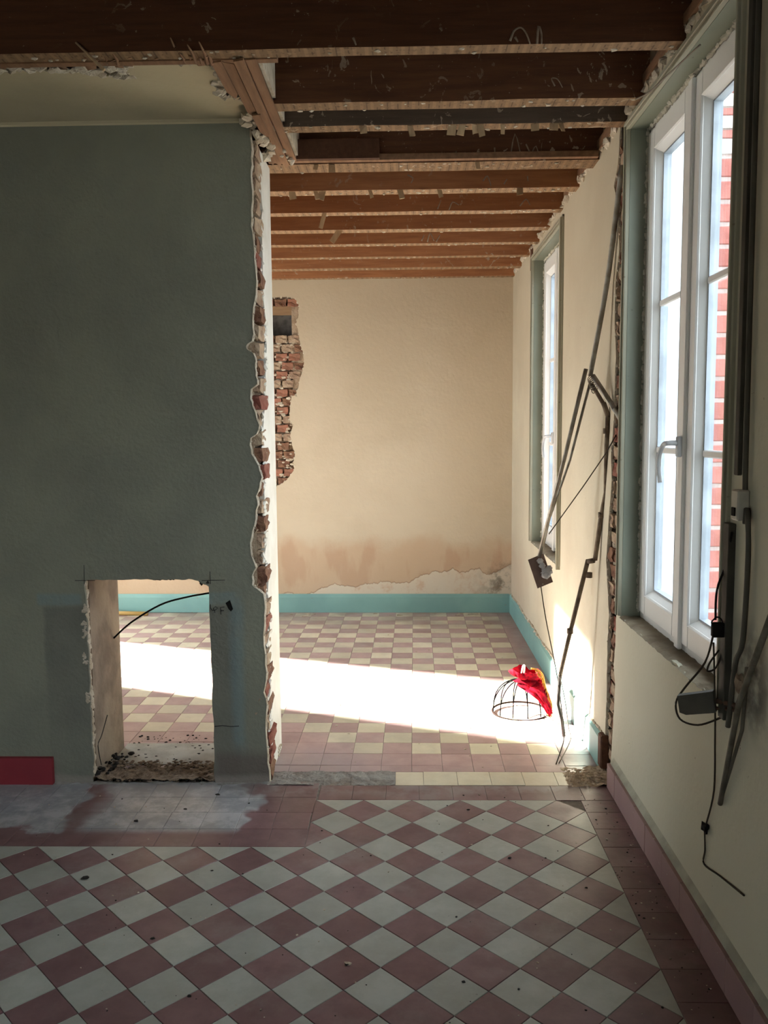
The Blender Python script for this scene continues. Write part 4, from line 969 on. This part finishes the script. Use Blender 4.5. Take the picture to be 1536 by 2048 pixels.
m = MB().bbox(-.018, .018, -.010, .010, -.022, .018, .003)
m.v = [tuple(Vector(v)+aty(1437, 1258, 2.28)) for v in m.v]
c = aty(1434, 1243, 2.275); m.tube([c+Vector((.014*math.cos(a), .006*math.sin(2*a), .012*math.sin(a))) for a in [t_*.5 for t_ in range(14)]], .0022, 5)
cj(m.build('block', BLACK, cn), cn)
Y_ = 2.29
def cab(name, pts, r, mat, label, g='loose cables'): return single(name, MB().tube(smooth(pts, 5), r, 6), mat, label, 'cable', g)
cab('cable', [atx(1464, 1065, XW-.015), aty(1452, 1128, Y_), aty(1434, 1180, Y_), aty(1431, 1240, Y_)], .0032, BLACK, 'black cable dropping from the socket edge to the connector')
cab('cable', [aty(1427, 1268, Y_), aty(1410, 1325, 2.32), aty(1370, 1375, 2.36), aty(1352, 1405, 2.36), aty(1360, 1438, 2.35), aty(1395, 1450, 2.34), aty(1435, 1438, 2.33), atx(1458, 1425, XW-.006)], .0030, WIRE, 'dark cable looping round the hanging switch plate')
cab('cable', [aty(1444, 1270, Y_), aty(1445, 1300, Y_), aty(1432, 1335, Y_), aty(1415, 1342, Y_), aty(1420, 1325, Y_), aty(1438, 1300, Y_)], .0028, WIRE, 'short dark cable curl under the connector')
cab('cable', [aty(1427, 1285, Y_), aty(1430, 1400, 2.30), atx(1430, 1480, XW-.01), atx(1428, 1580, XW-.006), atx(1413, 1646, XW-.006)], .0026, WIRE, 'thin cable hanging down the wall below the switch plate to a small knot')
cab('cable', [atx(1409, 1660, XW-.006), atx(1410, 1700, XW-.004), atx(1408, 1728, XW-.004), atx(1440, 1752, XW-.004), atx(1488, 1791, XW-.004)], .0026, WIRE, 'thin cable bending right below the small knot, low on the wall')
single('cable_knot', MB().blob(atx(1410, 1655, XW-.010), .014, 2, .5, (.7, 1, 1.1)), BLACK, 'small dark cable knot low on the near right wall', 'knot')
single('rod', MB().tube([atx(1545, 1225, XW-.045), atx(1478, 1405, XW-.03), atx(1440, 1608, XW-.008)], .0085, 8, .007), simple('dark_rod', (.15, .135, .105), (.09, .08, .06), 20, .7, .3), 'thick dark rod leaning across the right edge of the wall', 'rod')
single('rod', MB().tube([atx(1494, 1335, XW-.012), atx(1484, 1460, XW-.012), atx(1441, 1605, XW-.006)], .0055, 8, .004), simple('dark_rod_thin', (.13, .115, .09), (.09, .08, .06), 20, .7, .3), 'thinner dark rod meeting the thick one at its lower tip', 'rod')
cab('cable', [atx(1250, 205, XW-.03), atx(1290, 190, XW-.03), atx(1330, 155, XW-.028), atx(1400, 90, XW-.026)], .003, WIREL, 'pale cable sagging along the top casing of the near window')
cab('cable', [atx(1245, 240, XW-.005), atx(1246, 290, XW+.006), atx(1252, 295, XW), atx(1249, 340, XW+.004)], .004, WIRE, 'dark cable stub at the top of the wall scar')
# black cable across the floor level hole
cab('cable', [(HX0-.002, YP+.33, aty(225, 1276, YP+.33).z), aty(262, 1245, YP+.25), aty(320, 1210, YP+.18), aty(370, 1195, YP+.12), aty(424, 1185, YP+.05)], .0042, BLACK, 'black cable arching across the floor level hole in the green wall', None)

# ================================================================== LAMPSHADE FRAME WITH RED CLOTH
IRON = simple('black_iron', (.004, .004, .004), rough=.95, bump=0, spec=.02)
ls = empty('lampshade_frame', (.62, 4.45, 0)); tag(ls, 'round wire lampshade frame standing in the sun patch by the far room baseboard', 'lampshade')
R_, Hh = .150, .175
cj(MB().tube([(.62+R_*math.cos(a), 4.45+.125*math.sin(a), .008+.01*math.sin(a)) for a in [k*math.pi/24 for k in range(49)]], .0052, 6).build('rim', simple('rusty_wire', (.03, .018, .014), rough=.9, bump=0, spec=.05), ls), ls)
for k in range(6):
    a = k*math.pi/6+.15; pts = []
    for q in range(21):
        b = math.pi*q/20; rr = math.cos(b); hh = math.sin(b)**.8
        pts.append((.62+R_*rr*math.cos(a), 4.45+.125*rr*math.sin(a), .008+Hh*hh))
    cj(MB().tube(pts, .0030, 5).build('rib', IRON, ls), ls)
cj(MB().tube([(.62, 4.45, Hh), (.62, 4.45, Hh-.02)], .008, 6).build('hub', RUST, ls), ls)
cl = empty('red_cloth', (.62, 4.42, .2)); tag(cl, 'crumpled red velvet cloth with gold fringe draped over the wire lampshade frame', 'cloth')
def cloth_tube(path, mb, n=26, seed=0):
    rings = []
    for i, (u, v_, wy, hz, dep) in enumerate(path):
        c = aty(u, v_, 4.37+dep); ring = []
        for q in range(n):
            a = 2*math.pi*q/n; wv = 1+.20*math.sin(a*5+i*.7+seed)+.14*math.sin(a*9-i)+.10*mn.noise(Vector((q*.8, i*.9, seed)))
            ring.append(c+Vector((math.cos(a)*wy*wv, math.sin(a)*.035*wv, math.sin(a+.3)*hz*wv*.5+math.cos(a)*0)))
        rings.append(ring)
    vs = [p for g in rings for p in g]; k = len(rings)
    fs = [(i*n+q, i*n+(q+1) % n, (i+1)*n+(q+1) % n, (i+1)*n+q) for i in range(k-1) for q in range(n)]; fs += [tuple((k-1)*n+q for q in range(n))]
    mb.sm = True; return mb.add(vs, fs)
m = MB()
# cup: bowl-like open roll sitting on the dome
cup = []; n = 40; prof = ((1.0, .060), (1.05, .045), (.98, .02), (.82, .0), (.5, -.012), (.12, -.015))
c0 = aty(1052, 1352, 4.40); vs = []
for r_, hz in prof:
    for q in range(n):
        a = 2*math.pi*q/n; wv = 1+.09*math.sin(6*a+hz*60)+.06*math.sin(11*a)
        vs.append(c0+Vector((.078*r_*wv*math.cos(a), .06*r_*wv*math.sin(a), hz*.62+.007*math.sin(4*a)+(-.012 if math.cos(a) > .3 else 0))))
fs = [(i*n+q, i*n+(q+1) % n, (i+1)*n+(q+1) % n, (i+1)*n+q) for i in range(len(prof)-1) for q in range(n)]
m.add(vs, fs)
cloth_tube([(1052, 1362, .055, .05, .03), (1066, 1366, .048, .055, 0), (1076, 1376, .036, .055, -.02), (1084, 1388, .028, .05, -.03), (1090, 1400, .022, .04, -.03), (1095, 1412, .018, .035, -.03), (1098, 1422, .013, .03, -.03)], m)
cj(m.build('velvet', CLOTH, cl), cl)
m = MB()
for k in range(70):
    t_ = k/69; u = 1068+38*t_**.75-8*(t_ > .9)*(t_-.9)*10; v_ = 1337+95*t_**1.35; p = aty(u, v_, 4.335-.01*t_); m.tube([p, p+Vector((random.uniform(-.006, .010), -.004, -random.uniform(.008, .028)))], .0022, 4, .001)
m.tube(smooth([aty(x, y, 4.335) for x, y in ((1062, 1337), (1075, 1340), (1085, 1350), (1090, 1372), (1097, 1392), (1103, 1410), (1101, 1424), (1095, 1431))], 5), .005, 6)
cj(m.build('fringe', FRINGE, cl, 'gold fringe'), cl)
cj(MB().tube(smooth([aty(1043, 1352, 4.38), aty(1045, 1335, 4.38), aty(1049, 1331, 4.38), aty(1048, 1350, 4.40)], 4), .004, 6).build('white_tab', PVC, cl, 'white tab'), cl)

# ================================================================== LOOSE THINGS ON THE FLOOR
tag(MB().box(HX0+.002, HX1, YP+.20, 3.995, -.004, .0025).build('hearth_slab', simple('pale_cement', (.50, .50, .45), (.38, .37, .33), 8, .85, .6)), 'pale cement slab at the back of the floor level hole', 'slab')
single('batten', MB().tube([(-2.60, 6.90, .017), (-2.13, 6.855, .017)], .017, 8), BATTEN, 'yellow round batten lying by the far baseboard, seen through the hole', 'batten')
m = MB()
for q in range(420):
    t_ = random.random()**1.6; x = random.uniform(HX0+.02, HX1-.0); y = YP+.02+t_*.55; place_stone(m, x, y, -.002, random.choice((.003, .004, .005, .008)))
tag(m.build('soot_crumbs', SOOT), 'black soot crumbs scattered through the floor level hole', 'debris', kind='stuff')
v, f = lumpy(HX0, HX1+.01, YP-.005, YP+.26, 60, 30, lambda x, y: -.004+.022*max(0, 1-(y-YP)/.26)**1.0+.012*hn(x, y, 24)+.007*hn(x, y, 70))
m = MB().add(v, f)
for q in range(500): place_stone(m, random.uniform(HX0+.01, HX1), random.uniform(YP+.0, YP+.22), .006, random.choice((.003, .004, .006, .009)))
tag(m.build('hearth_rubble', RUBBLE), 'brown earth and crushed brick rubble at the foot of the hole', 'rubble', kind='stuff')
v, f = lumpy(-3.0, HX1+.25, YP-.035, YP+.005, 160, 6, lambda x, y: -.006+.010*max(0, (y-YP+.035)/.04)+.006*hn(x, y, 12)+.004*hn(x, y, 40))
MB().add(v, f).build('wall_foot_mortar', CEMENT, floor, 'grey cement fillet along the green wall foot')
mw = MB(); mk = MB()
def ok(x, y): return not (y > 3.50 and x < XE)
for q in range(240):
    x = random.uniform(-1.5, .84); y = random.uniform(1.9, 3.5)
    if random.random() < .35: x = random.uniform(.72, .85)
    (mw if random.random() < .5 else mk).blob((x, y, .0015), random.choice((.0015, .002, .002, .003, .0035)), 1, .4, (1.2, 1, .6))
for x_, y_, r_ in ((695, 1930, .007), (378, 1993, .005), (305, 1878, .005), (171, 1757, .009), (424, 1742, .004), (370, 1619, .006), (435, 1590, .007), (272, 1643, .006), (936, 1620, .005), (1020, 1717, .006), (927, 1965, .005), (1260, 1608, .008)):
    p = atz(x_, y_); mk.blob((p.x, p.y, r_*.4), r_, 1, .4, (1.4, .8, .6))
p = atz(696, 1930); mw.blob((p.x, p.y, .004), .008, 1, .3, (1.4, .8, .6))
for q in range(70):
    x = random.uniform(-.4, .8); y = random.uniform(3.7, 6.9); mw.blob((x, y, .0015), random.choice((.002, .003, .005)), 1, .4, (1.5, 1, .5))
for q in range(14):
    x = random.uniform(-1.0, .85); mw.blob((x, 6.86+random.uniform(-.06, .04), .003), random.choice((.006, .010, .014)), 1, .4, (1.8, .8, .4))
tag(mw.build('plaster_crumbs', PLEDGE), 'pale plaster crumbs scattered over the tiled floor', 'debris', kind='stuff')
tag(mk.build('dirt_crumbs', SOOT), 'dark dirt crumbs scattered over the tiled floor', 'debris', kind='stuff')
bpy.context.view_layer.update()
